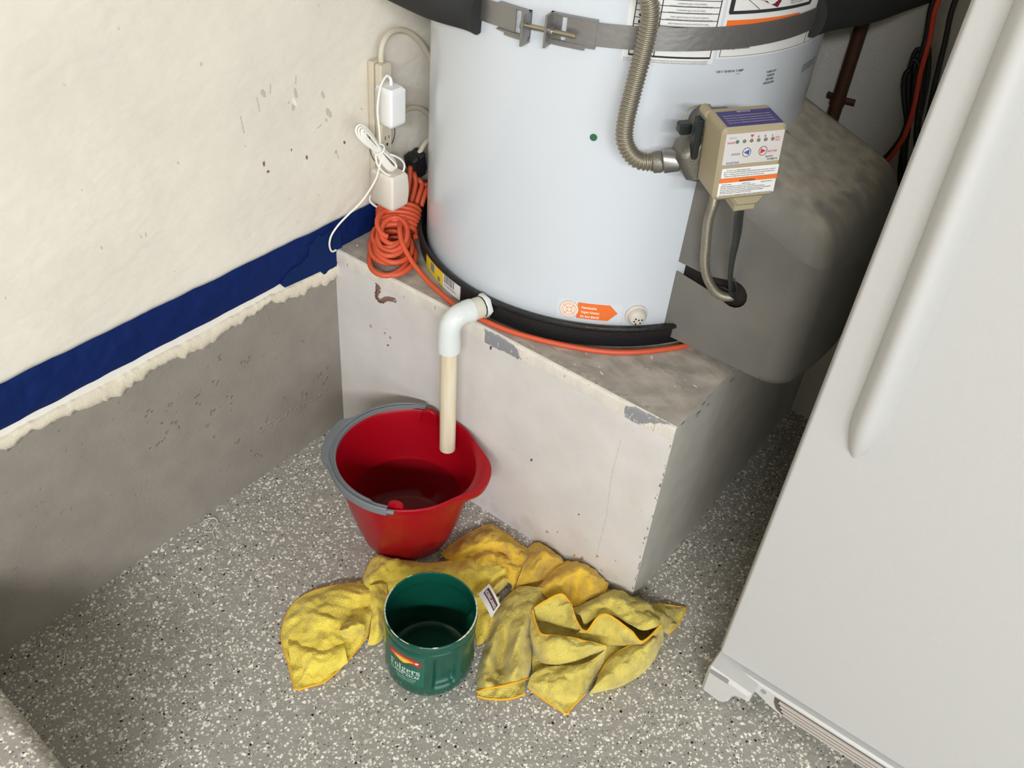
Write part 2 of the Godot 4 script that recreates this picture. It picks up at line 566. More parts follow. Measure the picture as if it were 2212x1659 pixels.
func make_materials() -> void:
	var f := SystemFont.new()
	f.font_names = PackedStringArray(["Droid Sans"])
	M.sans = f
	f = SystemFont.new()
	f.font_names = PackedStringArray(["Droid Sans"])
	f.font_weight = 700
	M.bold = f
	f = SystemFont.new()
	f.font_names = PackedStringArray(["Droid Serif"])
	f.font_weight = 700
	M.serif = f
	var grain := noise_tex(0.05, [], 3, 512, 4, 6.0)
	var fine := noise_tex(0.12, [], 4, 512, 3, 4.0)
	M.grain = grain
	M.fine = fine
	M.floor = mat(Color.WHITE, 0.42)
	var fi := flake_image(2048, 1.1)
	fi.generate_mipmaps()
	M.floor.albedo_texture = ImageTexture.create_from_image(fi)
	relief(M.floor, grain, 1.0 / 1.1, 0.15)
	M.wall = relief(mat(Color8(225, 218, 202), 0.75), noise_tex(0.045, [], 9, 512, 3, 5.0), 5.0, 0.5)
	M.back = relief(mat(Color8(202, 198, 188), 0.75), grain, 5.0, 0.4)
	M.concrete = mat(Color8(136, 130, 120), 0.8)
	M.plain = mat(Color8(214, 208, 196), 0.8)
	M.far = mat(Color8(150, 144, 132), 0.85)  # unseen walls and ceiling, kept dark to weaken bounced light
	M.caulk = relief(mat(Color8(222, 218, 207), 0.6), grain, 9.0, 0.15)
	M.filler = relief(mat(Color8(218, 208, 186), 0.6), grain, 7.0, 0.35)
	M.tape = relief(mat(Color8(12, 34, 86), 0.6), noise_tex(0.01, [], 21, 512, 3, 8.0), 3.0, 0.9)
	M.tape2 = relief(mat(Color8(16, 38, 84), 0.8), noise_tex(0.012, [], 22, 512, 3, 6.0), 3.0, 0.5)
	for k in ["tape", "tape2"]: M[k].metallic_specular = 0.25
	M.enamel = mat(Color8(201, 206, 210), 0.28)
	M.enamel.clearcoat_enabled = true
	M.enamel.clearcoat = 0.4
	M.enamel.clearcoat_roughness = 0.12
	M.hood = mat(Color.WHITE, 0.55)
	M.hood.albedo_texture = noise_tex(0.006, [[0.0, 0.5, 1.0], [Color8(104, 102, 96), Color8(109, 107, 101), Color8(116, 112, 104)]], 14, 512, 5)
	M.hood.uv1_triplanar = true
	M.hood.uv1_world_triplanar = true
	M.hood.uv1_scale = Vector3.ONE * 3.0
	M.black = mat(Color8(26, 26, 27), 0.5)
	M.rubber = mat(Color8(34, 34, 33), 0.75)
	M.panplastic = relief(mat(Color8(24, 24, 25), 0.38), fine, 4.0, 0.25)
	M.steel = relief(mat(Color8(150, 148, 145), 0.42, 0.85), noise_tex(0.03, [], 31, 512, 3, 3.0), 6.0, 0.25)
	M.zinc = mat(Color8(150, 148, 143), 0.38, 0.8)
	M.brass = mat(Color8(168, 160, 138), 0.3, 0.9)
	M.flexsteel = mat(Color8(150, 144, 128), 0.42, 0.75)
	M.casting = relief(mat(Color8(122, 118, 108), 0.5, 0.6), grain, 12.0, 0.6)
	M.beige = mat(Color8(158, 146, 118), 0.5)
	M.strip = mat(Color8(202, 192, 170), 0.5)
	M.white = mat(Color8(236, 236, 233), 0.45)
	M.paper = mat(Color8(220, 219, 214), 0.6)
	M.ivory = mat(Color8(222, 214, 200), 0.5)
	M.cordwhite = mat(Color8(238, 234, 224), 0.5)
	M.pvc = relief(mat(Color8(214, 218, 214), 0.25), fine, 3.0, 0.1)
	M.pvcpipe = mat(Color.WHITE, 0.45)
	M.pvcpipe.albedo_texture = noise_tex(0.01, [[0.0, 0.5, 1.0], [Color8(206, 190, 158), Color8(216, 203, 174), Color8(222, 212, 188)]], 17, 256, 3)
	M.pvcpipe.uv1_scale = Vector3(2, 0.4, 1)
	M.orange = mat(Color8(204, 84, 50), 0.5)
	M.red = mat(Color8(156, 7, 24), 0.33)
	M.red.metallic_specular = 0.35
	M.red.clearcoat_enabled = true
	M.red.clearcoat = 0.12
	M.red.clearcoat_roughness = 0.1
	M.grey = relief(mat(Color8(112, 117, 119), 0.5), fine, 6.0, 0.2)
	M.green = mat(Color8(14, 76, 60), 0.17)
	M.ink = mat(Color8(40, 38, 40), 0.8)
	M.redink = mat(Color8(190, 50, 50), 0.7)
	M.blueink = mat(Color8(40, 80, 160), 0.7)
	M.orangeink = mat(Color8(228, 110, 40), 0.6)
	M.fridge = relief(mat(Color8(187, 186, 182), 0.42), fine, 14.0, 0.25)
	M.fridgepart = mat(Color8(194, 193, 188), 0.4)
	M.rust = relief(mat(Color8(74, 44, 26), 0.6, 0.3), grain, 10.0, 0.5)
	M.water = mat(Color(0.03, 0.02, 0.02, 0.22), 0.02)
	M.water.metallic_specular = 0.25
	M.water.transparency = BaseMaterial3D.TRANSPARENCY_ALPHA
	M.cloth = mat(Color.WHITE, 0.95)
	M.cloth.albedo_texture = noise_tex(0.009, [[0.0, 0.3, 0.55, 1.0], [Color8(176, 152, 52), Color8(222, 196, 72), Color8(238, 214, 84), Color8(244, 222, 92)]], 41, 512, 5)
	M.cloth.rim_enabled = true
	M.cloth.rim = 0.5
	relief(M.cloth, noise_tex(0.16, [], 42, 512, 3, 9.0), 5.0, 0.8)
	M.cloth2 = M.cloth.duplicate()
	M.cloth2.albedo_texture = noise_tex(0.009, [[0.0, 0.3, 0.55, 1.0], [Color8(164, 130, 40), Color8(214, 172, 50), Color8(228, 188, 58), Color8(234, 196, 66)]], 43, 512, 5)
	M.cloth3 = M.cloth.duplicate()
	M.cloth3.albedo_texture = noise_tex(0.009, [[0.0, 0.3, 0.55, 1.0], [Color8(140, 124, 56), Color8(194, 174, 80), Color8(214, 195, 92), Color8(222, 204, 100)]], 44, 512, 5)
	M.worn = mat(Color8(206, 200, 178), 0.7)
	M.hem = mat(Color8(226, 172, 40), 0.9)

# ---------------------------------------------------------------- the room
func build_room() -> void:
	struct("floor", box(Vector3(-0.15, -0.1, -0.81), Vector3(8.0, 0, 4.55)), M.floor)
	var ceil := struct("ceiling", box(Vector3(-0.15, 2.6, -0.81), Vector3(5.15, 2.75, 4.55)), M.far)
	struct("wall_back", box(Vector3(-0.15, 0, ZB - 0.15), Vector3(5.15, 2.6, ZB)), M.back)
	struct("wall_front", box(Vector3(-0.15, 0, 4.4), Vector3(5.15, 2.6, 4.55)), M.far)
	var g := Geo.new()
	for b in [[ZB, 0.0, 0.75, 2.6], [4.15, 0.0, 4.4, 2.6], [0.75, 2.1, 4.15, 2.6]]:
		g.rbox(Transform3D(Basis(), Vector3(5.075, (b[1] + b[3]) / 2, (b[0] + b[2]) / 2)), Vector3(0.15, b[3] - b[1], b[2] - b[0]), 0.0)
	struct("wall_right", g, M.far)  # wall out of view, its opening placed for the daylight
	# unseen tube fitting behind the camera, the glowing part of the main light
	g = Geo.new()
	var turn := Basis.looking_at(Vector3(0.5, 0.2, 0.2) - Vector3(2.65, 2.42, 3.30), Vector3.UP)
	for s in [-0.06, 0.06]:
		var c: Vector3 = Vector3(2.65, 2.42, 3.30) + turn * Vector3(0, s, 0.035)
		g.tube(PackedVector3Array([c - turn.x * 1.1, c + turn.x * 1.1]), 0.016, 12)
	var glow := mat(Color(0.95, 0.95, 0.93), 0.5)
	glow.emission_enabled = true
	glow.emission = Color(1.0, 0.99, 0.97)
	glow.emission_energy_multiplier = 2.0
	commit("unseen_tube_lamp", g, glow, ceil)
	var left := struct("wall_left", box(Vector3(-0.15, 0, ZB), Vector3(-0.003, 2.6, 4.4)), M.wall)
	# painted plaster above the footing, scuffed near the corner; 1 px = 0.8 mm, u = z from -0.66, v = y from 1.3 down
	var img := sheet_image(2000, 1200, Color8(225, 218, 202), 3, 0.03, 0.004)
	var rng := RandomNumberGenerator.new()
	rng.seed = 12
	var at := func(z: float, y: float) -> Vector2: return Vector2((z + 0.66) / 0.0008, (1.3 - y) / 0.0008)
	var grey := Color8(150, 142, 130)
	for s in [[0.158, 0.682, 0.155, 0.655], [0.126, 0.70, 0.124, 0.678], [0.1, 0.712, 0.102, 0.698], [0.008, 0.624, 0.018, 0.62], [-0.018, 0.572, -0.024, 0.555], [0.052, 0.712, 0.054, 0.70]]:
		stroke(img, [at.call(s[0], s[1]), at.call(s[2], s[3])], 2.6, grey, 0.42)
	for s in [[0.055, 0.686, 6, 2.2], [0.062, 0.667, 8, 1.0], [0.114, 0.702, 6, 2.0], [0.002, 0.669, 6, 1.6], [-0.008, 0.637, 9, 1.7], [-0.002, 0.628, 4, 1.4], [-0.018, 0.569, 5, 1.0], [0.07, 0.676, 3, 1], [0.21, 0.768, 3, 1.5]]:
		blob(img, at.call(s[0], s[1]), s[2] * 0.85, grey, rng, 0.40, Vector2(1, s[3]), 0.25)
	blob(img, at.call(0.059, 0.674), 6, Color8(240, 234, 222), rng, 0.9, Vector2(0.8, 1.8), 0.3)
	for s in [[-0.038, 0.579, 4], [0.043, 0.58, 4], [0.12, 0.583, 3.5], [0.126, 0.598, 4.5], [0.072, 0.602, 2.5]]:
		blob(img, at.call(s[0], s[1]), s[2] * 0.85, Color8(96, 78, 62), rng, 0.85, Vector2(1, 1.3))
	for k in 40:
		blob(img, Vector2(rng.randf_range(300, 1700), rng.randf_range(400, 1150)), rng.randf_range(1, 2.4), grey, rng, 0.35, Vector2(1, 2), rng.randf())
	g = Geo.new()
	g.quad(Vector3(0, 1.3, ZB), Vector3(0, 1.3, 0.94), Vector3(0, 0.34, 0.94), Vector3(0, 0.34, ZB))
	var wm := skin(img, 0.75)
	wm.normal_enabled = true
	wm.heightmap_enabled = true
	wm.heightmap_scale = 0.09
	wm.heightmap_texture = noise_tex(0.035, [[0.0, 1.0], [Color.BLACK, Color.WHITE]], 9, 1024, 3)
	commit("plaster", g, wm, left)
	# the concrete footing below it, painted grey and pitted; 1 px = 0.6 mm, u = z from 0.02 back, v = y from 0.36 down
	img = sheet_image(1667, 617, Color8(140, 133, 122), 6, 0.05, 0.008)
	var hi := sheet_image(1667, 617, Color(0.6, 0.6, 0.6), 7, 0.10, 0.05)
	at = func(z: float, y: float) -> Vector2: return Vector2(z / 0.0006, (0.37 - y) / 0.0006)
	for s in [[0.265, 0.264, 6], [0.353, 0.271, 9], [0.359, 0.236, 9], [0.387, 0.278, 6], [0.305, 0.259, 7], [0.288, 0.213, 9], [0.305, 0.24, 6], [0.377, 0.215, 7], [0.183, 0.119, 7], [0.048, 0.149, 8], [0.036, 0.129, 9], [0.098, 0.128, 6], [0.135, 0.147, 4], [0.087, 0.247, 5],
		[0.21, 0.273, 7], [0.255, 0.309, 8], [0.29, 0.158, 5], [0.59, 0.348, 9], [0.349, 0.219, 4], [0.391, 0.21, 8], [0.208, 0.057, 7], [0.243, 0.118, 6], [0.244, 0.216, 6]]:
		for q in 2 + rng.randi() % 3:
			var c: Vector2 = at.call(s[0], s[1]) + Vector2(rng.randf_range(-1, 1), rng.randf_range(-1, 1)) * s[2] * 1.6 * q
			blob(hi, c, s[2] * rng.randf_range(0.4, 0.9), Color(0.1, 0.1, 0.1), rng, 0.85, Vector2(1, 0.8))
			blob(img, c, s[2] * 0.35, Color8(108, 104, 98), rng, 0.5)
	for k in 220:
		var c := Vector2(rng.randf() * 1667, rng.randf() * 617)
		blob(hi, c, rng.randf_range(1.5, 4.5), Color(0.25, 0.25, 0.25), rng, 0.6, Vector2(1, 0.7))
	for k in 60:
		var c: Vector2 = at.call(lerpf(0.19, 0.03, k / 60.0) + rng.randfn() * 0.006, 0.112 - 0.01 * k / 60.0 + rng.randfn() * 0.006)
		blob(hi, c, rng.randf_range(2, 5), Color.WHITE, rng, 0.5, Vector2(1.8, 0.7), 0.3)
		blob(img, c, rng.randf_range(1, 3), Color8(176, 172, 166), rng, 0.5, Vector2(1.8, 0.6), 0.3)
	g = Geo.new()
	g.quad(Vector3(0.004, 0.37, 0.0), Vector3(0.004, 0.37, 1.0), Vector3(0.004, 0, 1.0), Vector3(0.004, 0, 0.0))
	var cm := skin(img, 0.7)
	hi.generate_mipmaps()
	cm.heightmap_enabled = true
	cm.heightmap_scale = 0.35
	cm.heightmap_texture = ImageTexture.create_from_image(hi)
	var foot := struct("baseboard_left", box(Vector3(-0.003, 0, ZB), Vector3(0.0035, 0.352, 4.4)), M.concrete)
	commit("painted_concrete", g, cm, foot)
	# ragged white filler between tape and concrete
	var f := FastNoiseLite.new()
	f.seed = 8
	f.frequency = 9.0
	f.fractal_octaves = 4
	var rows := []
	for pr in [[0.392, 0.001, 0.0], [0.384, 0.0035, 0.0], [0.3765, 0.004, 0.1], [0.3735, 0.0052, 0.25], [0.3720, 0.0078, 0.3], [0.3705, 0.0100, 0.35], [0.363, 0.0112, 0.6], [0.355, 0.0098, 1.0], [0.3525, 0.003, 1.0]]:
		var row := PackedVector3Array()
		for k in 401:
			var z := 0.95 * k / 400.0
			var jag := f.get_noise_1d(z) * 0.018 + f.get_noise_1d(z * 6 + 30) * 0.006 - 0.003 * sin(z * 6)
			row.append(Vector3(pr[1] * (1 + (0.18 if pr[0] < 0.3735 else 0.06) * f.get_noise_2d(z * 2, pr[0] * 9)), pr[0] + jag * pr[2] - (0.012 * smoothstep(0.06, 0.0, z) * pr[2]), z))
		rows.append(row)
	g = Geo.new()
	g.grid(rows.slice(0, 4))
	struct("trim_1", g, M.caulk)
	g = Geo.new()
	g.grid(rows.slice(3))
	struct("trim_2", g, M.filler)

func tape_strip(z0: float, z1: float, lo: float, hi: float, seed: int, off: float, end := 0.0) -> Geo:
	var f := FastNoiseLite.new()
	f.seed = seed
	f.frequency = 5.0
	var g := Geo.new()
	var rows := []
	for q in 9:
		var row := PackedVector3Array()
		var s := q / 8.0
		for k in 121:
			var t := k / 120.0
			var z := lerpf(z0, z1, t)
			var y := lerpf(lo, hi, s) + 0.002 * f.get_noise_1d(z * 3 + 9 * roundf(s)) * (1.0 if q in [0, 8] else 0.3)
			var lift := 0.0022 * (0.5 + f.get_noise_2d(z * 2.0, s * 1.2 + seed)) + 0.0015 * sin(PI * s)
			row.append(Vector3(off + (lift if q > 0 and q < 8 else 0.0), y, z + end * s * (1 - t)))
		rows.append(row)
	g.grid(rows)
	return g

# ---------------------------------------------------------------- platform under the heater
func build_platform() -> void:
	var t := thing("heater_platform", Vector3(PW / 2, 0, ZB / 2), "white painted box platform with chipped edges and grimy top, under the water heater", "platform")
	commit("body", box(Vector3(0.006, 0, ZB + 0.003), Vector3(PW - 0.006, PH - 0.014, -0.006), 0.0), M.plain, t)
	# front: 1 px = 0.6 mm
	var rng := RandomNumberGenerator.new()
	rng.seed = 31
	var img := sheet_image(1132, 660, Color8(207, 202, 196), 15, 0.035, 0.006)
	var at := func(x: float, y: float) -> Vector2: return Vector2(x / 0.0006, (PH - y) / 0.0006)
	var hi := sheet_image(1132, 660, Color(0.7, 0.7, 0.7), 16, 0.12, 0.03)
	var warm := Color8(204, 192, 176)
	for k in 30: blob(img, Vector2(rng.randf_range(760, 1120), rng.randf_range(20, 640)), rng.randf_range(10, 50), warm, rng, 0.10)
	for k in 26: blob(img, Vector2(rng.randf_range(40, 1100), rng.randf_range(560, 650)), rng.randf_range(8, 30), Color8(180, 160, 140), rng, 0.13)
	# peeled spot showing brown under the paint
	var hook := []
	for p in [[0.101, 0.374], [0.109, 0.377], [0.114, 0.361], [0.106, 0.354], [0.111, 0.347], [0.127, 0.362], [0.146, 0.363], [0.143, 0.356], [0.116, 0.347], [0.101, 0.337], [0.097, 0.347], [0.101, 0.362]]: hook.append(at.call(p[0], p[1]))
	stroke(img, [at.call(0.102, 0.375), at.call(0.108, 0.364), at.call(0.103, 0.356), at.call(0.1, 0.349), at.call(0.103, 0.341), at.call(0.112, 0.341), at.call(0.124, 0.353), at.call(0.134, 0.357), at.call(0.146, 0.36)], 15.0, Color8(128, 98, 82), 1.0)
	stroke(img, [at.call(0.1, 0.368), at.call(0.1, 0.345), at.call(0.106, 0.338), at.call(0.118, 0.342)], 5.0, Color8(84, 66, 54), 0.9)
	stroke(hi, [at.call(0.102, 0.375), at.call(0.108, 0.364), at.call(0.1, 0.349), at.call(0.104, 0.341), at.call(0.124, 0.353), at.call(0.146, 0.36)], 11.0, Color(0.1, 0.1, 0.1), 1.0)
	blob(img, at.call(0.144, 0.358), 8, Color8(150, 142, 130), rng, 0.9)
	for s in [[0.349, 0.367, 4.5, 0], [0.126, 0.255, 3.5, 0], [0.085, 0.276, 5, 1], [0.119, 0.278, 4, 1], [0.132, 0.275, 5, 1], [0.45, 0.186, 4, 0], [0.123, 0.289, 2, 1], [0.554, 0.129, 2.5, 0], [0.615, 0.035, 3, 1], [0.636, 0.076, 2.5, 1], [0.115, 0.385, 3, 1], [0.602, 0.061, 4, 2], [0.575, 0.034, 6, 2], [0.56, 0.03, 4, 2], [0.52, 0.06, 3, 1], [0.50, 0.045, 5, 1]]:
		blob(img, at.call(s[0], s[1]), s[2], [Color8(60, 48, 40), Color8(150, 142, 134), Color8(176, 128, 100)][s[3]], rng, 0.85, Vector2(1, 1.5), 0.4)
	for k in 70: blob(img, Vector2(rng.randf() * 1132, rng.randf() * 660), rng.randf_range(0.8, 2.2), Color8(150, 142, 132), rng, 0.5)
	stroke(img, [at.call(0.60, 0.33), at.call(0.597, 0.25), at.call(0.603, 0.16), at.call(0.6, 0.05)], 1.5, Color8(170, 158, 142), 0.6)
	for k in 36: blob(img, Vector2(1130 - rng.randf() * rng.randf() * 8, rng.randf() * 660), rng.randf_range(1, 3.5), Color8(110, 106, 100), rng, 0.8, Vector2(0.7, 2.2))
	var fm := skin(img, 0.6)
	hi.generate_mipmaps()
	fm.heightmap_enabled = true
	fm.heightmap_scale = 0.16
	fm.heightmap_texture = ImageTexture.create_from_image(hi)
	var g := Geo.new()
	g.grid([PackedVector3Array([Vector3(0.001, PH - 0.001, 0), Vector3(PW, PH - 0.001, 0)]), PackedVector3Array([Vector3(0.001, 0, 0.0), Vector3(PW, 0, 0)])])
	commit("front_panel", g, fm, t)
	# joint band along the top of the front, its lower edge torn, with grey patches where the paint is gone
	var f := FastNoiseLite.new()
	f.seed = 19
	f.frequency = 20.0
	var rows := [PackedVector3Array(), PackedVector3Array(), PackedVector3Array(), PackedVector3Array(), PackedVector3Array()]
	for k in 241:
		var x := 0.002 + (PW - 0.002) * k / 240.0
		var low := PH - 0.0255 + 0.004 * f.get_noise_1d(x) + 0.002 * f.get_noise_1d(x * 5)
		rows[0].append(Vector3(x, PH + 0.0004, -0.004))
		rows[1].append(Vector3(x, PH - 0.0004, 0.0008))
		rows[2].append(Vector3(x, PH - 0.004, 0.0022))
		rows[3].append(Vector3(x, low + 0.002, 0.0024))
		rows[4].append(Vector3(x, low, 0.0002))
	var bi := sheet_image(1132, 48, Color8(214, 207, 194), 25, 0.05, 0.02)
	for p in [[[0.334, 0.389], [0.361, 0.391], [0.39, 0.388], [0.41, 0.377], [0.386, 0.374], [0.357, 0.372], [0.337, 0.376]], [[0.596, 0.38], [0.611, 0.393], [0.648, 0.393], [0.668, 0.396], [0.66, 0.386], [0.628, 0.379], [0.622, 0.373], [0.601, 0.375]]]:
		var q := PackedVector2Array()
		for i in p.size():
			for s in 6:
				var a: Array = p[i]
				var b: Array = p[(i + 1) % p.size()]
				q.append(Vector2(lerpf(a[0], b[0], s / 6.0) / 0.0006, (PH - lerpf(a[1], b[1], s / 6.0)) / 0.0006) + Vector2(rng.randf_range(-4, 4), rng.randf_range(-3, 3)))
		paint(bi, q, Color8(136, 136, 138), 1.0)
		for k in 60: blob(bi, q[rng.randi() % q.size()] + Vector2(rng.randfn() * 10, rng.randfn() * 5), rng.randf_range(1, 3), Color8(190, 186, 178), rng, 0.7)
	for k in 40: blob(bi, Vector2(rng.randf() * 1132, rng.randf() * 48), rng.randf_range(0.8, 2.5), Color8(128, 118, 104), rng, 0.7)
	stroke(bi, [Vector2(1080, 20), Vector2(1076, 48)], 2, Color8(160, 146, 126), 0.8)
	g = Geo.new()
	g.grid(rows)
	commit("joint_band", g, skin(bi, 0.6), t, "flaking white band along the top edge with grey bare patches")
	# worn top board, a dark seam behind the band
	img = sheet_image(1024, 1000, Color8(168, 160, 148), 35, 0.16, 0.012)
	var f2 := FastNoiseLite.new()
	f2.seed = 4
	for k in 260: blob(img, Vector2(rng.randf() * 1024, rng.randf() * 1000), rng.randf_range(4, 26), [Color8(128, 118, 104), Color8(196, 188, 174), Color8(150, 140, 126)][k % 3], rng, 0.28, Vector2(2.2, 0.6), rng.randf_range(-0.5, 0.5))
	for k in 60:
		var c := Vector2(rng.randf() * 1024, rng.randf_range(300, 1000))
		stroke(img, [c, c + Vector2(20, rng.randf_range(-8, 8)), c + Vector2(44, rng.randf_range(-14, 14))], 1.6, Color8(104, 94, 82), 0.5)
	for k in 90: blob(img, Vector2(rng.randf() * 1024, rng.randf_range(400, 1000)), rng.randf_range(1, 4.5), Color8(226, 220, 208), rng, 0.8, Vector2(1.6, 0.8), rng.randf())
	for k in 40: blob(img, Vector2(rng.randf() * 1024, rng.randf_range(400, 1000)), rng.randf_range(1, 3), Color8(70, 62, 54), rng, 0.8)
	for k in 90: blob(img, Vector2(512 + 430 * sin(k * 0.07), 1000 - rng.randf() * 14), rng.randf_range(4, 10), Color8(150, 142, 130), rng, 0.4)
	g = Geo.new()
	g.grid([PackedVector3Array([Vector3(0.001, PH, ZB + 0.003), Vector3(PW, PH, ZB + 0.003)]), PackedVector3Array([Vector3(0.001, PH, -0.0045), Vector3(PW, PH, -0.0045)])])
	g.quad(Vector3(0.001, PH, -0.0045), Vector3(PW, PH, -0.0045), Vector3(PW, PH - 0.014, -0.0045), Vector3(0.001, PH - 0.014, -0.0045))
	var tm := skin(img, 0.75)
	tm.heightmap_enabled = true
	tm.heightmap_scale = 0.1
	tm.heightmap_texture = noise_tex(0.02, [[0.0, 1.0], [Color.BLACK, Color.WHITE]], 29, 512, 4)
	commit("top_board", g, tm, t, "worn grey-brown top with paint flecks")
	img = sheet_image(1024, 620, Color8(176, 172, 162), 45, 0.05, 0.01)  # base darker than the front: shade beside the fridge put into the colour
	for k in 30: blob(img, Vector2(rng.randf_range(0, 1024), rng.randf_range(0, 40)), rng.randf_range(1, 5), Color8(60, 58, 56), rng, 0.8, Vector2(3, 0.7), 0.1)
	g = Geo.new()
	g.grid([PackedVector3Array([Vector3(PW, PH, 0), Vector3(PW, PH, ZB + 0.003)]), PackedVector3Array([Vector3(PW, 0, 0), Vector3(PW, 0, ZB + 0.003)])])
	commit("side_panel", g, skin(img, 0.6), t)

# ---------------------------------------------------------------- water heater
func build_heater() -> void:
	var t := thing("water_heater", Vector3(HX, PH, HZ), "tall white cylindrical water heater with grey hood and labels, standing in the black pan", "water heater")
	var g := Geo.new()
	g.lathe(Transform3D(Basis(), Vector3(HX, 0, HZ)), [[0.0, PH + 0.006], [0.286, PH + 0.006], [HR, PH + 0.012], [HR, 0.44], [HR, 1.0], [HR, 1.55], [0.27, 1.575], [0.0, 1.58]], 160)
	commit("tank", g, M.enamel, t)
	# lower seam ring
	# printed sheets
	var P := func(deg: float, y: float, lift := 0.0012) -> Callable: return func(x: float, u: float): return cyl(deg - rad_to_deg(x / HR), y + u, lift)
	g = Geo.new()
	cyl_box(g, 60.0, 37.0, 0.836, 0.99, 0.0002, 0.0006, 20)
	var sheet := commit("instruction_sheet", g, M.paper, t, "white sheet with a table of fault codes")
	g = Geo.new()
	for y in [0.8435, 0.8805, 0.8885, 0.897, 0.9045, 0.912, 0.92]:
		var w := 0.0011 if y < 0.85 else 0.0004
		cyl_box(g, 58.4, 38.0, y - w, y + w, 0.0006, 0.0009, 16)
	for d in [58.4, 52.3, 38.0]: cyl_box(g, d + 0.12, d - 0.12, 0.8425, 0.93, 0.0006, 0.0009, 2)
	commit("table_lines", g, M.ink, sheet)
	g = Geo.new()
	for r in [[0.8918, "Flame signal sensed out of proper sequence.", "Signal de la flamme capté hors de la séquence prévue."], [0.8838, "High temperature thermal cutoff (ECO) is open.", "Le dispositif de coupure thermique de haute température (ECO) est ouvert."], [0.8998, "Combination gas control problem.", "Problème dans la combinaison de contrôle du gaz."], [0.9075, "Combination gas control problem.", "Problème dans la combinaison de contrôle du gaz."], [0.8462, "", "is replaced correctly."]]:
		lettering(g, r[1], P.call(45.2, r[0] + 0.0008), 0.0018, "sans", 0.0, 1)
		lettering(g, r[2], P.call(45.2, r[0] - 0.0022), 0.0018, "sans", 0.0, 1)
	lettering(g, "This appliance must be serviced by a qualified technician following all local codes. Keep these instructions in good condition on the appliance", P.call(59.6, 0.8392), 0.0016, "sans", 0.108)
	lettering(g, "for future reference and have the burner area cleaned and inspected every year by a qualified service agency", P.call(59.6, 0.8368), 0.0016, "sans", 0.108)
	for y in [0.884, 0.892, 0.9]:
		for k in 3:
			var c := Geo.new()
			var ring := PackedVector3Array()
			for j in 14: ring.append(cyl(57.0 - k * 1.5 + 0.42 * cos(TAU * j / 14), y + 0.0021 * sin(TAU * j / 14), 0.001))
			if k == 0: g.fan(cyl(57.0, y, 0.001), ring)
			else: g.tube(ring, 0.0002, 4, false)
	commit("print", g, M.ink, sheet)
	g = Geo.new()
	cyl_box(g, 36.4, -14.0, 0.842, 0.99, 0.0002, 0.0006, 40)
	var warn := commit("warning_sheet", g, M.paper, t, "white safety sheet with a thick black picture frame")
	g = Geo.new()
	cyl_box(g, 35.4, 8.0, 0.8965, 0.9005, 0.0006, 0.0009, 24)
	cyl_box(g, 35.6, 34.4, 0.8985, 0.97, 0.0006, 0.0009, 2)
	cyl_box(g, 9.0, 7.8, 0.8985, 0.97, 0.0006, 0.0009, 2)
	cyl_box(g, 35.5, -13.5, 0.8445, 0.8449, 0.0006, 0.0009, 40)
	cyl_box(g, 35.55, 35.4, 0.8445, 0.86, 0.0006, 0.0009, 2)
	cyl_box(g, 5.6, 5.45, 0.8445, 0.88, 0.0006, 0.0009, 2)
	g.tube(PackedVector3Array([cyl(32.0, 0.917, 0.0008), cyl(27.0, 0.9012, 0.0008)]), 0.0004, 4)
	lettering(g, "Maintenir les produits inflammables", P.call(17.0, 0.9068), 0.0019)
	lettering(g, "éloignés de l'appareil", P.call(17.0, 0.9042), 0.0019)
	lettering(g, "and tightened securely.", P.call(33.8, 0.8546), 0.0022, "bold")
	lettering(g, "When it comes to the storage of gasoline, never", P.call(20.6, 0.8652), 0.0018, "bold")
	lettering(g, "or other flammable vapors, always keep outside", P.call(20.6, 0.8622), 0.0018, "bold")
	lettering(g, "these areas.", P.call(20.6, 0.8590), 0.0018, "bold")
	for q in 4: lettering(g, "vapors from flammable liquids", P.call(4.6, 0.868 - q * 0.0042), 0.0020)
	lettering(g, "vapeurs provenant de liquides", P.call(4.6, 0.8515), 0.0020)
	commit("print", g, M.ink, warn)
	g = Geo.new()
	cyl_box(g, 35.5, 12.0, 0.8815, 0.8895, 0.0006, 0.0009, 14)
	commit("orange_bar", g, M.orangeink, warn)
	g = Geo.new()
	g.tri(cyl(26.6, 0.911, 0.0009), cyl(20.5, 0.908, 0.0009), cyl(21.3, 0.901, 0.0009))
	g.tri(cyl(27.5, 0.912, 0.0009), cyl(20.5, 0.914, 0.0009), cyl(20.5, 0.907, 0.0009))
	commit("picture", g, mat(Color8(110, 24, 44), 0.6), warn)
	g = Geo.new()
	lettering(g, "120 V  50/60 Hz  5 AMP", P.call(35.4, 0.8255, 0.0006), 0.0030, "bold", 0.041)
	lettering(g, "AC/60HZ", P.call(29.5, 0.8215, 0.0006), 0.0012)
	for l in [["TURN OFF", 0.8175], ["POWER", 0.8125], ["BEFORE", 0.8075], ["SERVICING", 0.8025]]: lettering(g, l[0], P.call(17.2, l[1], 0.0006), 0.0030, "bold", 0.0, 1)
	for q in 3: lettering(g, "FOR CLOSET INSTALLATION", P.call(1.5, 0.8085 - q * 0.004, 0.0006), 0.0026, "bold", 0.05)
	commit("print", g, M.ink, t)
	g = Geo.new()
	var ring := PackedVector3Array()
	for j in 20: ring.append(cyl(63.9 + 0.98 * cos(TAU * j / 20), 0.7295 + 0.0050 * sin(TAU * j / 20), 0.0006))
	g.fan(cyl(63.9, 0.7295, 0.0007), ring)
	commit("dot_sticker", g, mat(Color8(30, 96, 62), 0.6), t, "round green sticker")
	# vapour sensor sticker
	g = Geo.new()
	cyl_box(g, 67.5, 48.0, 0.434, 0.471, 0.0001, 0.0003, 12)
	var st := commit("sensor_sticker", g, mat(Color8(206, 210, 212), 0.35), t, "clear sticker with an orange arrow")
	g = Geo.new()
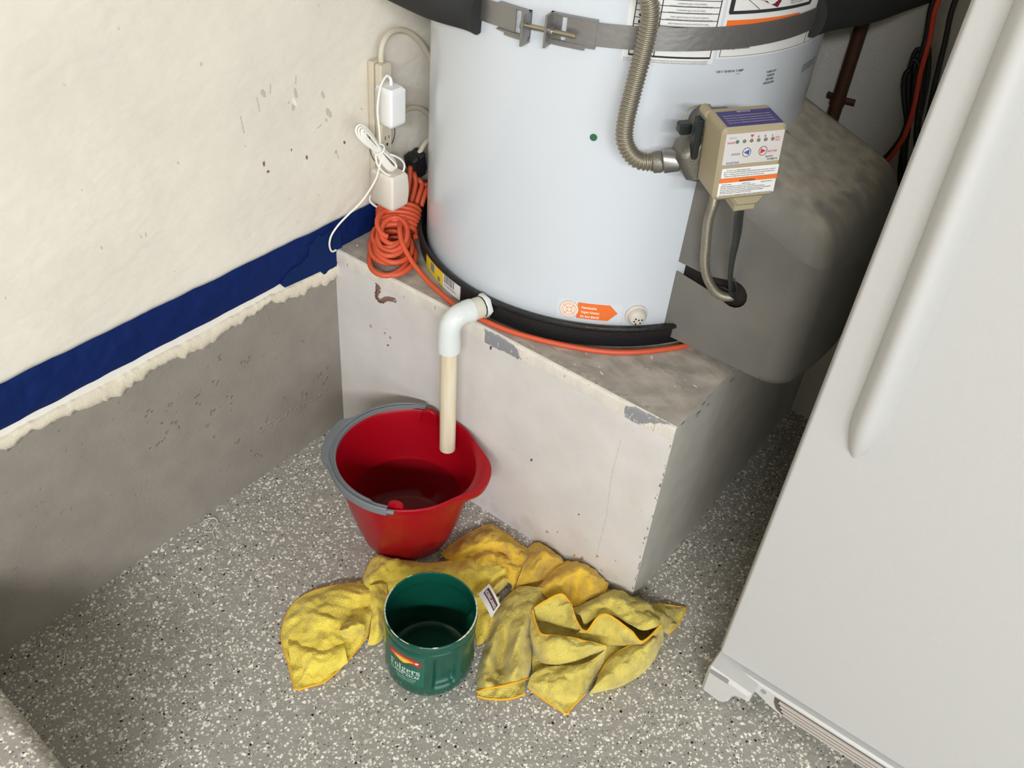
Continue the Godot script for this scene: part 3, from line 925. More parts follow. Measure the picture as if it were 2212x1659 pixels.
	for tr in [[61.4, 51.9, 0.4395, 0.468]]:
		cyl_box(g, tr[0], tr[1], tr[2], tr[3], 0.0003, 0.0006, 8)
		g.tri(cyl(51.9, 0.468, 0.0006), cyl(49.3, 0.4537, 0.0006), cyl(51.9, 0.4395, 0.0006))
	commit("arrow", g, M.orangeink, st)
	g = Geo.new()
	ring = PackedVector3Array()
	for j in 28: ring.append(cyl(63.8 + 2.85 * cos(TAU * j / 28), 0.4535 + 0.0150 * sin(TAU * j / 28), 0.0009))
	g.fan(cyl(63.8, 0.4535, 0.001), ring)
	commit("disc", g, mat(Color8(240, 224, 206), 0.5), st)
	g = Geo.new()
	for q in [[1.0, 0.0003], [0.78, 0.0003], [0.62, 0.0003], [0.36, 0.0003], [0.2, 0.0003]]:
		ring = PackedVector3Array()
		for j in 33: ring.append(cyl(63.8 + 2.75 * q[0] * cos(TAU * j / 32), 0.4535 + 0.0145 * q[0] * sin(TAU * j / 32), 0.0011))
		g.tube(ring, q[1], 4, false)
	for a in [0.7, 2.3, 3.9, 5.4]: g.tube(PackedVector3Array([cyl(63.8 + 0.5 * cos(a), 0.4535 + 0.003 * sin(a), 0.0011), cyl(63.8 + 2.1 * cos(a), 0.4535 + 0.011 * sin(a), 0.0011)]), 0.0003, 4, false)
	commit("emblem", g, mat(Color8(196, 120, 84), 0.6), st)
	g = Geo.new()
	for l in [["Flammable", 0.4605, 0.023], ["Vapor Sensor,", 0.4525, 0.0285], ["Do Not Block!", 0.4445, 0.0285]]: lettering(g, l[0], P.call(60.2, l[1] - 0.0005, 0.0009), 0.0042, "bold", l[2])
	commit("print", g, mat(Color8(250, 232, 214), 0.6), st)
	# vapour sensor cap
	var sc := cyl(43.6, 0.452, 0.0)
	var out := (cyl(43.6, 0.452, 1.0) - sc).normalized()
	g = Geo.new()
	g.lathe(along(sc, out), [[0.0175, -0.001], [0.0175, 0.0025], [0.0145, 0.004], [0.0130, 0.010], [0.0095, 0.013], [0.0, 0.0135]], 32)
	var cap := commit("sensor_cap", g, mat(Color8(198, 190, 178), 0.5), t, "round beige plug with holes")
	g = Geo.new()
	for q in [[-0.004, -0.003], [0.003, -0.004], [0.006, 0.0005], [-0.001, 0.003], [0.004, 0.005], [-0.006, 0.003]]:
		var side := out.cross(Vector3.UP)
		g.lathe(along(sc + side * q[0] + Vector3.UP * (q[1] - 0.004), out), [[0.0013, 0.0115], [0.0013, 0.0142], [0.0, 0.0142]], 8)
	commit("vent_hole", g, M.black, cap)
	build_hood(t)
	build_valve(t)

func hood_roof(x: float) -> float:
	return 0.722 - 0.35 * (x - 0.578)

func hood_ring(inset: float, from_left: bool) -> PackedVector3Array:
	# plan outline of the hood, pulled in by inset; y is left at 0
	var out := PackedVector3Array()
	var xf := 0.764 - inset
	var zl := -0.165 - inset
	var zr := -0.489 + inset
	var r := maxf(0.042 - inset * 0.6, 0.004)
	if from_left:
		for k in 10: out.append(Vector3(lerpf(0.545, xf - r, k / 10.0), 0, zl))
	for j in 13:
		var a := PI / 2 * j / 12.0
		out.append(Vector3(xf - r + r * sin(a), 0, zl - r + r * cos(a)))
	for j in range(1, 10):
		var s := j / 10.0
		out.append(Vector3(xf + 0.012 * sin(PI * s), 0, lerpf(zl - r, zr + r, s)))
	for j in 13:
		var a := PI / 2 * j / 12.0
		out.append(Vector3(xf - r + r * cos(a), 0, zr + r - r * sin(a)))
	for k in range(1, 11): out.append(Vector3(lerpf(xf - r, 0.545, k / 10.0), 0, zr))
	return out

func build_hood(t: Node3D) -> void:
	var zl := -0.165
	var R := 0.05
	var rows := []
	for k in 26:
		var row := PackedVector3Array()
		for p in hood_ring(0.0, false): row.append(Vector3(p.x, lerpf(0.412, hood_roof(p.x) - R, k / 25.0), p.z))
		rows.append(row)
	var inn := PackedVector3Array()
	for p in rows[0]: inn.append(p + Vector3(-0.006, -0.001, 0.004 if p.z < -0.35 else -0.004))
	rows.push_front(inn)
	var g := Geo.new()
	g.grid(rows)
	rows = []
	for k in 15:
		var a := PI / 2 * k / 14.0
		var row := PackedVector3Array()
		for p in hood_ring(R * (1 - cos(a)), true): row.append(Vector3(p.x, hood_roof(p.x) - R + R * sin(a), p.z))
		rows.append(row)
	for ins in [0.07, 0.10, 0.13, 0.155, 0.1618]:
		var row := PackedVector3Array()
		for p in hood_ring(ins, true): row.append(Vector3(p.x, hood_roof(p.x), p.z))
		rows.append(row)
	var top := Geo.new()
	top.grid(rows)
	for k in top.v.size(): top.uv[k] = Vector2((top.v[k].x - 0.54) / 0.24, (-0.15 - top.v[k].z) / 0.355)
	var hood := commit("burner_hood", g, M.hood, t, "grey sheet-metal burner hood, dusty on top")
	var img := sheet_image(256, 380, Color8(109, 107, 101), 61, 0.05, 0.02)
	var f := FastNoiseLite.new()
	f.seed = 62
	f.frequency = 0.014
	f.fractal_octaves = 3
	for y in 380:
		for x in 256:
			var edge := minf(0.764 - (0.54 + 0.24 * x / 256.0), minf(0.355 * y / 380.0 - 0.012, 0.355 * (380 - y) / 380.0 - 0.012))
			var d := clampf(edge / 0.05 * (1.0 + 0.9 * f.get_noise_2d(x, y)), 0.0, 1.0)
			img.set_pixel(x, y, img.get_pixel(x, y).lerp(Color8(184, 175, 158), d * (0.85 + 0.3 * f.get_noise_2d(x * 2.0 + 90, y * 2.0))))
	commit("roof", top, skin(img, 0.75), hood, "dusty rounded top of the hood")
	# its left cheek, cut by a slot that ends in a round hole
	var pts := [0.5475, 0.412, 0.5525, 0.47, 0.5560, 0.527, 0.612, 0.5185]
	for k in 11:
		var a := deg_to_rad(-140.0 + 230.0 * k / 10.0)
		pts.append_array([0.6505 + 0.0215 * cos(a), 0.5290 + 0.0215 * sin(a)])
	pts.append_array([0.618, 0.543, 0.604, 0.5405, 0.5565, 0.543, 0.5555, 0.565, 0.5555, hood_roof(0.5555) - R + 0.0005, 0.722, hood_roof(0.722) - R + 0.0005, 0.7222, 0.412])
	g = Geo.new()
	g.prism(poly(pts), Transform3D(Basis(), Vector3(0, 0, zl)), -0.0012, 0.0)
	commit("side_cheek", g, M.hood, hood)
	g = Geo.new()
	g.rbox(Transform3D(Basis(), Vector3(0.637, 0.53, -0.222)), Vector3(0.17, 0.20, 0.09), 0.004)
	commit("dark_slot_backing", g, mat(Color8(30, 22, 20), 0.6), hood)  # dark block added behind the slot, shade of the hollow hood as colour
	for c in [[0.5505, 0.585, 0.007, 0.008], [0.5480, 0.572, 0.008, 0.012], [0.5475, 0.494, 0.005, 0.010]]:
		g = Geo.new()
		g.rbox(Transform3D(Basis(), Vector3(c[0], c[1], -0.1665)), Vector3(c[2], c[3], 0.004), 0.0006)
		commit("edge_clip", g, M.black, hood)

func build_valve(t: Node3D) -> void:
	var a := deg_to_rad(42)
	var n := Vector3(cos(a), 0, sin(a))
	var x := Vector3(sin(a), 0, -cos(a))
	var up := Vector3.UP
	var roll := deg_to_rad(4.8)
	var F := frame(Vector3(0.662, 0.7741, -0.055) + x * 0.0013, x * cos(roll) + up * sin(roll), up * cos(roll) - x * sin(roll))
	var g := Geo.new()
	# casting between tank and box
	g.rbox(F * Transform3D(Basis(Vector3.BACK, 0.5), Vector3(-0.034, -0.026, -0.082)), Vector3(0.050, 0.056, 0.05), 0.012)
	g.rbox(F * Transform3D(Basis(), Vector3(-0.008, -0.01, -0.085)), Vector3(0.05, 0.07, 0.06), 0.010)
	g.lathe(along(F * Vector3(-0.005, -0.01, -0.09), -n), [[0.019, 0.0], [0.019, 0.062]], 24)
	var valve := commit("gas_valve", g, M.casting, t, "grey metal gas valve body")
	g = Geo.new()
	g.rbox(F * Transform3D(Basis(Vector3.BACK, -0.06), Vector3(-0.0455, 0.008, -0.062)), Vector3(0.008, 0.052, 0.016), 0.002)
	g.rbox(F * Transform3D(Basis(), Vector3(-0.052, 0.010, -0.088)), Vector3(0.016, 0.014, 0.016), 0.002)
	commit("igniter_block", g, mat(Color8(22, 30, 28), 0.4), valve)
	g = Geo.new()
	g.tube(smooth([F * Vector3(-0.056, 0.022, -0.085), F * Vector3(-0.050, 0.033, -0.088), F * Vector3(-0.04, 0.041, -0.08), F * Vector3(-0.03, 0.045, -0.07)]), 0.0009, 6)
	commit("wire", g, mat(Color8(150, 138, 118), 0.4, 0.5), valve)
	g = Geo.new()
	var rect := []
	for c in [[1, 1, 0.0], [-1, 1, 0.5], [-1, -1, 1.0], [1, -1, 1.5]]:
		for k in 5:
			var b: float = PI * (c[2] + 0.5 * k / 4.0)
			rect.append_array([c[0] * 0.0325 + 0.007 * cos(b), c[1] * 0.0395 + 0.007 * sin(b)])
	g.prism(poly(rect), F, -0.054, 0.0, 0.004)
	g.prism(poly([-0.018, -0.044, 0.038, -0.044, 0.024, -0.0625, -0.0035, -0.0625]), F, -0.046, -0.008, 0.004)
	g.prism(poly([-0.0045, -0.060, 0.025, -0.060, 0.0245, -0.071, -0.003, -0.071]), F, -0.042, -0.011, 0.003)
	g.lathe(along(F * Vector3(-0.036, 0.040, -0.060), -n), [[0.0, -0.008], [0.005, -0.008], [0.0065, -0.006], [0.0065, 0.012], [0.0, 0.012]], 20)
	var box_ := commit("control_box", g, M.beige, t, "beige plastic control box")
	var lay := func(z: float) -> Callable: return func(u: float, w: float): return F * Vector3(u, w, z)
	g = Geo.new()
	g.rbox(F * Transform3D(Basis(), Vector3(0.0005, 0.0205, 0.0001)), Vector3(0.071, 0.0385, 0.0008), 0.0003)
	commit("display_panel", g, mat(Color8(196, 192, 186), 0.5), box_)
	g = Geo.new()
	g.rbox(F * Transform3D(Basis(), Vector3(0.002, -0.0100, 0.0001)), Vector3(0.071, 0.0125, 0.0008), 0.0003)
	g.rbox(F * Transform3D(Basis(), Vector3(0.001, -0.0312, 0.0001)), Vector3(0.072, 0.0178, 0.0008), 0.0003)
	commit("label", g, M.paper, box_, "white warning label")
	g = Geo.new()
	g.rbox(F * Transform3D(Basis(), Vector3(0.0015, -0.0195, 0.0002)), Vector3(0.0725, 0.0052, 0.0008), 0.0002)
	commit("warning_bar", g, M.orangeink, box_)
	g = Geo.new()
	g.rbox(F * Transform3D(Basis(), Vector3(0.001, 0.0466, -0.0245)), Vector3(0.068, 0.0008, 0.040), 0.0003)
	commit("top_label", g, mat(Color8(62, 58, 116), 0.5), box_, "purple notice on top")
	for k in 6:
		g = Geo.new()
		g.lathe(along(F * Vector3(lerpf(-0.0206, 0.0225, k / 5.0), 0.0298, 0.0003), n), [[0.0023, 0.0], [0.0023, 0.0006], [0.0018, 0.0009], [0.0, 0.001]], 16)
		commit("indicator_lamp", g, mat(Color8(112, 110, 96), 0.4) if k else mat(Color8(84, 104, 96), 0.4), box_)
	for k in 2:
		g = Geo.new()
		var c := F * Vector3(-0.0068 if k == 0 else 0.0132, 0.0155, 0.0006)
		var rim := PackedVector3Array()
		for j in 25: rim.append(c + F.basis.x * 0.0050 * cos(TAU * j / 24) + F.basis.y * 0.0056 * sin(TAU * j / 24))
		g.tube(rim, 0.00035, 5, false)
		commit("button_ring", g, M.ink, box_)
		g = Geo.new()
		var s := -1.0 if k == 0 else 1.0
		g.prism(poly([-0.0030 * s, 0.0033, 0.0036 * s, 0.0, -0.0030 * s, -0.0033]), Transform3D(F.basis, c), 0.0, 0.0004)
		commit("arrow_mark", g, M.blueink if k == 0 else mat(Color8(206, 34, 50), 0.6), box_)
	g = Geo.new()
	for q in [["A", 0.0035], ["B", 0.0120], ["C", 0.0208]]: lettering(g, q[0], func(u: float, w: float): return F * Vector3(q[1] + u, 0.0342 + w, 0.0007), 0.0026, "bold")
	lettering(g, "WHITE", func(u: float, w: float): return F * Vector3(0.0175 + u, 0.0078 + w, 0.0007), 0.0022, "bold")
	lettering(g, "Rodgers", func(u: float, w: float): return F * Vector3(0.0205 + u, 0.0046 + w, 0.0007), 0.0024, "bold")
	for q in [["To turn on or adjust temperature:", 0.030, -0.0062, -0.028], ["Step 1: Press and hold COOLER and HOTTER buttons at once for 1 second", 0.064, -0.0086, -0.031], ["Step 2: To adjust, press COOLER or HOTTER button for desired temperature", 0.064, -0.0112, -0.031], ["Temperature light will automatically turn off in 30 seconds", 0.050, -0.0138, -0.030], ["Electric shock", 0.012, -0.0246, -0.031], ["Scald hazard", 0.010, -0.0246, -0.006], ["Explosion hazard", 0.014, -0.0246, 0.018], ["Before opening or service turn off power.", 0.044, -0.0271, -0.032], ["Hotter water increases the risk of scald injury.", 0.056, -0.0294, -0.032], ["Do not use control if it has been exposed to water or damaged.", 0.064, -0.0317, -0.032], ["Replace this control if it has been physically damaged.", 0.055, -0.0340, -0.032], ["Do not attempt to repair the control.", 0.040, -0.0361, -0.032], ["This control is set to comply with codes, refer to the manual for instructions", 0.068, -0.0390, -0.033]]:
		lettering(g, q[0], func(u: float, w: float): return F * Vector3(q[3] + u, q[2] + w, 0.0007), 0.0015, "bold", q[1])
	lettering(g, "WARNING", func(u: float, w: float): return F * Vector3(-0.010 + u, -0.0207 + w, 0.0008), 0.0030, "bold")
	commit("print", g, M.ink, box_)
	g = Geo.new()
	lettering(g, "COOLER", func(u: float, w: float): return F * Vector3(-0.0255 + u, 0.0141 + w, 0.0007), 0.0027, "bold", 0.0105)
	commit("print", g, M.blueink, box_)
	g = Geo.new()
	lettering(g, "intelli-Vent", func(u: float, w: float): return F * Vector3(-0.030 + u, 0.0035 + w, 0.0007), 0.0027, "bold", 0.0155)
	commit("print", g, M.blueink, box_)
	g = Geo.new()
	lettering(g, "STATUS", func(u: float, w: float): return F * Vector3(-0.031 + u, 0.0348 + w, 0.0007), 0.0018, "sans", 0.009)
	commit("print", g, M.blueink, box_)
	g = Geo.new()
	lettering(g, "WARM", func(u: float, w: float): return F * Vector3(-0.0325 + u, 0.0288 + w, 0.0007), 0.0024, "bold", 0.009)
	commit("print", g, M.redink, box_)
	g = Geo.new()
	lettering(g, "VERY", func(u: float, w: float): return F * Vector3(0.0255 + u, 0.0312 + w, 0.0007), 0.0023, "bold", 0.006)
	commit("print", g, M.redink, box_)
	g = Geo.new()
	lettering(g, "HOT", func(u: float, w: float): return F * Vector3(0.0262 + u, 0.0280 + w, 0.0007), 0.0023, "bold", 0.0055)
	commit("print", g, M.redink, box_)
	g = Geo.new()
	lettering(g, "HOTTER", func(u: float, w: float): return F * Vector3(0.0195 + u, 0.0143 + w, 0.0007), 0.0027, "bold", 0.011)
	commit("print", g, M.redink, box_)
	g = Geo.new()
	g.prism(poly([-0.0058, 0.0372, -0.0012, 0.0372, -0.0035, 0.0335]), F, 0.0005, 0.0009)
	commit("print", g, M.redink, box_)
	g = Geo.new()
	lettering(g, "NOTICE", func(u: float, w: float): return F * Vector3(-0.008 + u, 0.0473, -0.0405 - w), 0.0036, "bold", 0.016)
	for q in 4: lettering(g, "If gas valve was subjected to freezing temperatures replace", func(u: float, w: float): return F * Vector3(-0.029 + u, 0.0473, -0.031 + q * 0.0062 - w), 0.0024, "sans", 0.058)
	commit("print", g, mat(Color8(206, 200, 210), 0.6), box_)
	# conduit and cable down to the round hole
	var path := smooth([Vector3(0.607, 0.716, -0.112), Vector3(0.600, 0.67, -0.135), Vector3(0.597, 0.635, -0.14), Vector3(0.600, 0.597, -0.145), Vector3(0.604, 0.567, -0.148), Vector3(0.614, 0.544, -0.150), Vector3(0.629, 0.5265, -0.156), Vector3(0.640, 0.516, -0.172), Vector3(0.648, 0.512, -0.19)], 40)
	g = Geo.new()
	corrugated(g, path, 0.0062, 0.0009, 0.0031, 12)
	commit("conduit", g, M.flexsteel, t, "thin ribbed metal tube into the hood")
	g = Geo.new()
	g.tube(smooth([F * Vector3(0.011, -0.069, -0.025), Vector3(0.646, 0.673, -0.115), Vector3(0.645, 0.638, -0.130), Vector3(0.644, 0.596, -0.140), Vector3(0.645, 0.562, -0.150), Vector3(0.646, 0.53, -0.168), Vector3(0.647, 0.515, -0.185)]), [0.009, 0.0095, 0.0095, 0.009, 0.009, 0.0095, 0.01, 0.0105, 0.0105, 0.0105, 0.0105, 0.0105, 0.0105, 0.0105, 0.010, 0.010, 0.0095, 0.0095, 0.009, 0.009, 0.009, 0.0085, 0.008, 0.008, 0.0075, 0.007, 0.007, 0.0065, 0.0065, 0.006, 0.006, 0.006, 0.006, 0.006, 0.006, 0.006, 0.006, 0.006, 0.006, 0.006, 0.006, 0.006, 0.006, 0.006, 0.006, 0.006, 0.006, 0.006, 0.006], 10, true, 0.55)
	commit("cable", g, mat(Color8(48, 52, 50), 0.55), t, "black flat cable into the hood")
	g = Geo.new()
	g.tube(smooth([Vector3(0.650, 0.563, -0.150), Vector3(0.657, 0.553, -0.150), Vector3(0.659, 0.543, -0.152), Vector3(0.652, 0.537, -0.156), Vector3(0.636, 0.538, -0.157), Vector3(0.621, 0.530, -0.160)]), 0.0011, 6)
	commit("cable_tie", g, M.black, t)

func corrugated(g: Geo, path: PackedVector3Array, r: float, amp: float, pitch: float, sides: int) -> void:
	# resample evenly, six rings to a rib
	var len := 0.0
	for i in path.size() - 1: len += path[i].distance_to(path[i + 1])
	var count := int(len / pitch * 6)
	var out := PackedVector3Array()
	var rr := []
	var seg := 0
	var done := 0.0
	for k in count + 1:
		var want := len * k / count
		while seg < path.size() - 2 and done + path[seg].distance_to(path[seg + 1]) < want:
			done += path[seg].distance_to(path[seg + 1])
			seg += 1
		var d := path[seg].distance_to(path[seg + 1])
		out.append(path[seg].lerp(path[seg + 1], clampf((want - done) / maxf(d, 1e-6), 0, 1)))
		rr.append(r + amp * (1.0 - 2.0 * pow(absf(sin(PI * k / 6.0)), 1.5)) * -1.0)
	g.tube(out, rr, sides)

# ---------------------------------------------------------------- drain pan and drain pipe
func build_pan() -> void:
	var t := thing("drain_pan", Vector3(HX, PH, HZ), "round black plastic drain pan under the white water heater", "drain pan")
	var g := Geo.new()
	g.lathe(Transform3D(Basis(), Vector3(HX, PH, HZ)), [[0.0, 0.001], [0.302, 0.001], [0.3042, 0.003], [0.3050, 0.030], [0.3090, 0.0335], [0.3098, 0.037], [0.3085, 0.040], [0.3045, 0.0405], [0.3020, 0.038], [0.3000, 0.030], [0.2990, 0.006], [0.294, 0.004], [0.0, 0.004]], 160)
	commit("pan", g, M.panplastic, t)
	var P := func(deg: float, y: float, o := 0.0142) -> Callable: return func(x: float, u: float): return cyl(deg - rad_to_deg(x / HR), y + u, o)
	g = Geo.new()
	cyl_box(g, 121.5, 108.8, 0.4005, 0.428, 0.0128, 0.0136, 8)
	var s := commit("yellow_label", g, mat(Color8(226, 196, 40), 0.5), t, "yellow label on the pan wall")
	g = Geo.new()
	cyl_box(g, 117.0, 114.5, 0.408, 0.423, 0.0136, 0.0139, 3)
	cyl_box(g, 112.0, 110.5, 0.404, 0.412, 0.0136, 0.0139, 3)
	commit("print", g, mat(Color8(120, 130, 130), 0.6), s)
	g = Geo.new()
	cyl_box(g, 108.8, 99.8, 0.4005, 0.4285, 0.0128, 0.0136, 8)
	s = commit("barcode_label", g, M.paper, t, "white label with a barcode")
	g = Geo.new()
	var d := 108.0
	for k in 11:
		var w: float = [0.10, 0.22, 0.12, 0.3, 0.12, 0.2, 0.1, 0.3, 0.16, 0.1, 0.24][k]
		cyl_box(g, d, d - w, 0.4125, 0.4265, 0.0136, 0.0139, 1)
		d -= w + 0.32
	lettering(g, "0 12345 67890 5", P.call(107.5, 0.4085), 0.003)
	commit("print", g, M.ink, s)
	t = thing("drain_pipe", Vector3(0.30, 0.143, 0.038), "white elbow and cream drain pipe leading from the black pan down into the red bucket", "pipe")
	var dir := (Vector3(0.3055, 0.4235, 0.03) - Vector3(0.3190, 0.4245, -0.012)).normalized()
	var root := Vector3(0.3200, 0.4225, -0.0225)
	g = Geo.new()
	var hex := along(root, dir)
	g.lathe(hex, [[0.0, 0.001], [0.0195, 0.001], [0.0205, 0.0025], [0.0205, 0.0085], [0.0195, 0.010], [0.0, 0.010]], 6)
	commit("nut", g, M.pvc, t)
	g = Geo.new()
	g.lathe(hex, [[0.0172, 0.009], [0.0172, 0.012]], 32)
	commit("gasket", g, M.rubber, t)
	g = Geo.new()
	g.lathe(hex, [[0.0166, 0.0115], [0.0172, 0.013], [0.0172, 0.034]], 32)
	commit("adapter_collar", g, mat(Color8(206, 202, 182), 0.4), t, "cream collar")
	g = Geo.new()
	var bend := [root + dir * 0.029, root + dir * 0.040]
	var corner := root + dir * 0.068
	var e := Vector3(corner.x, 0, corner.z)
	for k in 10:
		var q := k / 9.0
		var p0 := corner - dir * 0.026
		var p2 := corner + Vector3(0, -0.026, 0)
		bend.append(p0.lerp(corner, q).lerp(corner.lerp(p2, q), q))
	bend.append(corner + Vector3(0, -0.045, 0))
	bend.append(corner + Vector3(0, -0.062, 0))
	var rad := []
	for k in bend.size(): rad.append(0.0186 if k in [0, 1, bend.size() - 1, bend.size() - 2] else 0.0175)
	g.tube(PackedVector3Array(bend), rad, 28)
	commit("elbow", g, M.pvc, t)
	g = Geo.new()
	var top := corner + Vector3(0, -0.060, 0)
	var foot := Vector3(corner.x + 0.0080, 0.150, corner.z + 0.002)
	g.lathe(along(foot, top - foot), [[0.0112, 0.02], [0.0112, 0.0], [0.0136, 0.0], [0.0136, top.distance_to(foot)]], 28)
	commit("pipe", g, M.pvcpipe, t, "cream vertical pipe")

# ---------------------------------------------------------------- fridge
func build_fridge() -> void:
	var x0 := 0.8473
	var x1 := 1.60
	var zf := 0.040
	var t := thing("refrigerator", Vector3((x0 + x1) / 2, 0, -0.28), "white upright refrigerator with a long moulded handle, at the right edge", "refrigerator")
	commit("cabinet", box(Vector3(x0 + 0.006, 0.035, -0.60), Vector3(x1 - 0.006, 1.70, -0.03), 0.006), M.fridgepart, t)
	var door := commit("door", box(Vector3(x0, 0.0655, -0.024), Vector3(x1, 1.70, zf), 0.007), M.fridge, t)
	var g := Geo.new()
	g.rbox(Transform3D(Basis(), Vector3((x0 + x1) / 2, 0.88, -0.027)), Vector3(x1 - x0 - 0.02, 1.6, 0.008), 0.001)
	commit("door_seal", g, mat(Color8(150, 150, 146), 0.7), t)
	# handle: half-round bar swelling out of the door, rounded off at its lower end
	var rows := []
	for k in 60:
		var s := k / 59.0
		var y := 0.520 + 0.95 * s
		var grow := pow(clampf((y - 0.520) / 0.055, 0, 1), 0.5)
		var cx := 0.9115 - 0.012 * smoothstep(0.0, 0.65, s)
		var row := PackedVector3Array()
		for j in 17:
			var a := PI * j / 16.0
			var ca := cos(a)
			row.append(Vector3(cx - 0.0155 * ca * grow * (1.0 + 0.35 * pow(1.0 - sin(a), 3)), y, zf - 0.002 + (0.030 * pow(sin(a), 0.8)) * grow * (0.75 + 0.25 * smoothstep(0, 0.2, s))))
		rows.append(row)
	g = Geo.new()
	g.grid(rows)
	commit("handle", g, M.fridge, door)
	# kick plate
	g = Geo.new()
	g.prism(poly([0.872, 0.062, 0.905, 0.0625, 1.585, 0.0625, 1.585, 0.0235, 0.962, 0.0235, 0.945, 0.027, 0.93, 0.034, 0.917, 0.0385, 0.903, 0.036, 0.893, 0.028]), Transform3D(Basis(), Vector3.ZERO), 0.0, 0.045, 0.003)
	var kick := commit("kick_plate", g, M.fridgepart, t)
	g = Geo.new()
	g.prism(poly([0.948, 0.0565, 1.575, 0.0565, 1.575, 0.0295, 0.966, 0.0295, 0.956, 0.034, 0.950, 0.044]), Transform3D(Basis(), Vector3.ZERO), 0.03, 0.0456)
	commit("recess", g, mat(Color8(96, 88, 80), 0.6), kick)
	for k in 4:
		g = Geo.new()
		g.rbox(Transform3D(Basis(), Vector3((0.956 + 1.575) / 2 + k * 0.002, 0.0535 - k * 0.0066, 0.0475)), Vector3(1.575 - 0.956 - k * 0.004, 0.0036, 0.005), 0.0012)
		commit("slat", g, mat(Color8(184, 175, 164), 0.4), kick)
	g = Geo.new()
	g.lathe(along(Vector3(0.931, 0.052, 0.0445), Vector3(0, 0, 1)), [[0.0045, 0.0], [0.0045, 0.0012], [0.0, 0.0012]], 16)
	commit("screw", g, mat(Color8(150, 148, 144), 0.5), kick)
	# levelling foot cover at the corner
	g = Geo.new()
	g.prism(poly([0.8485, 0.004, 0.880, 0.000, 0.888, 0.003, 0.893, 0.012, 0.8945, 0.024, 0.899, 0.034, 0.908, 0.039, 0.920, 0.040, 0.920, 0.060, 0.8505, 0.0655, 0.8480, 0.060]), Transform3D(Basis(), Vector3.ZERO), 0.0, 0.071, 0.005)
	var foot := commit("foot_cover", g, M.fridgepart, t, "white plastic foot cover")
	g = Geo.new()
	g.rbox(Transform3D(Basis(), Vector3(0.8685, 0.0585, 0.0705)), Vector3(0.030, 0.008, 0.0025), 0.0008)
	commit("slot", g, mat(Color8(146, 142, 138), 0.6), foot)

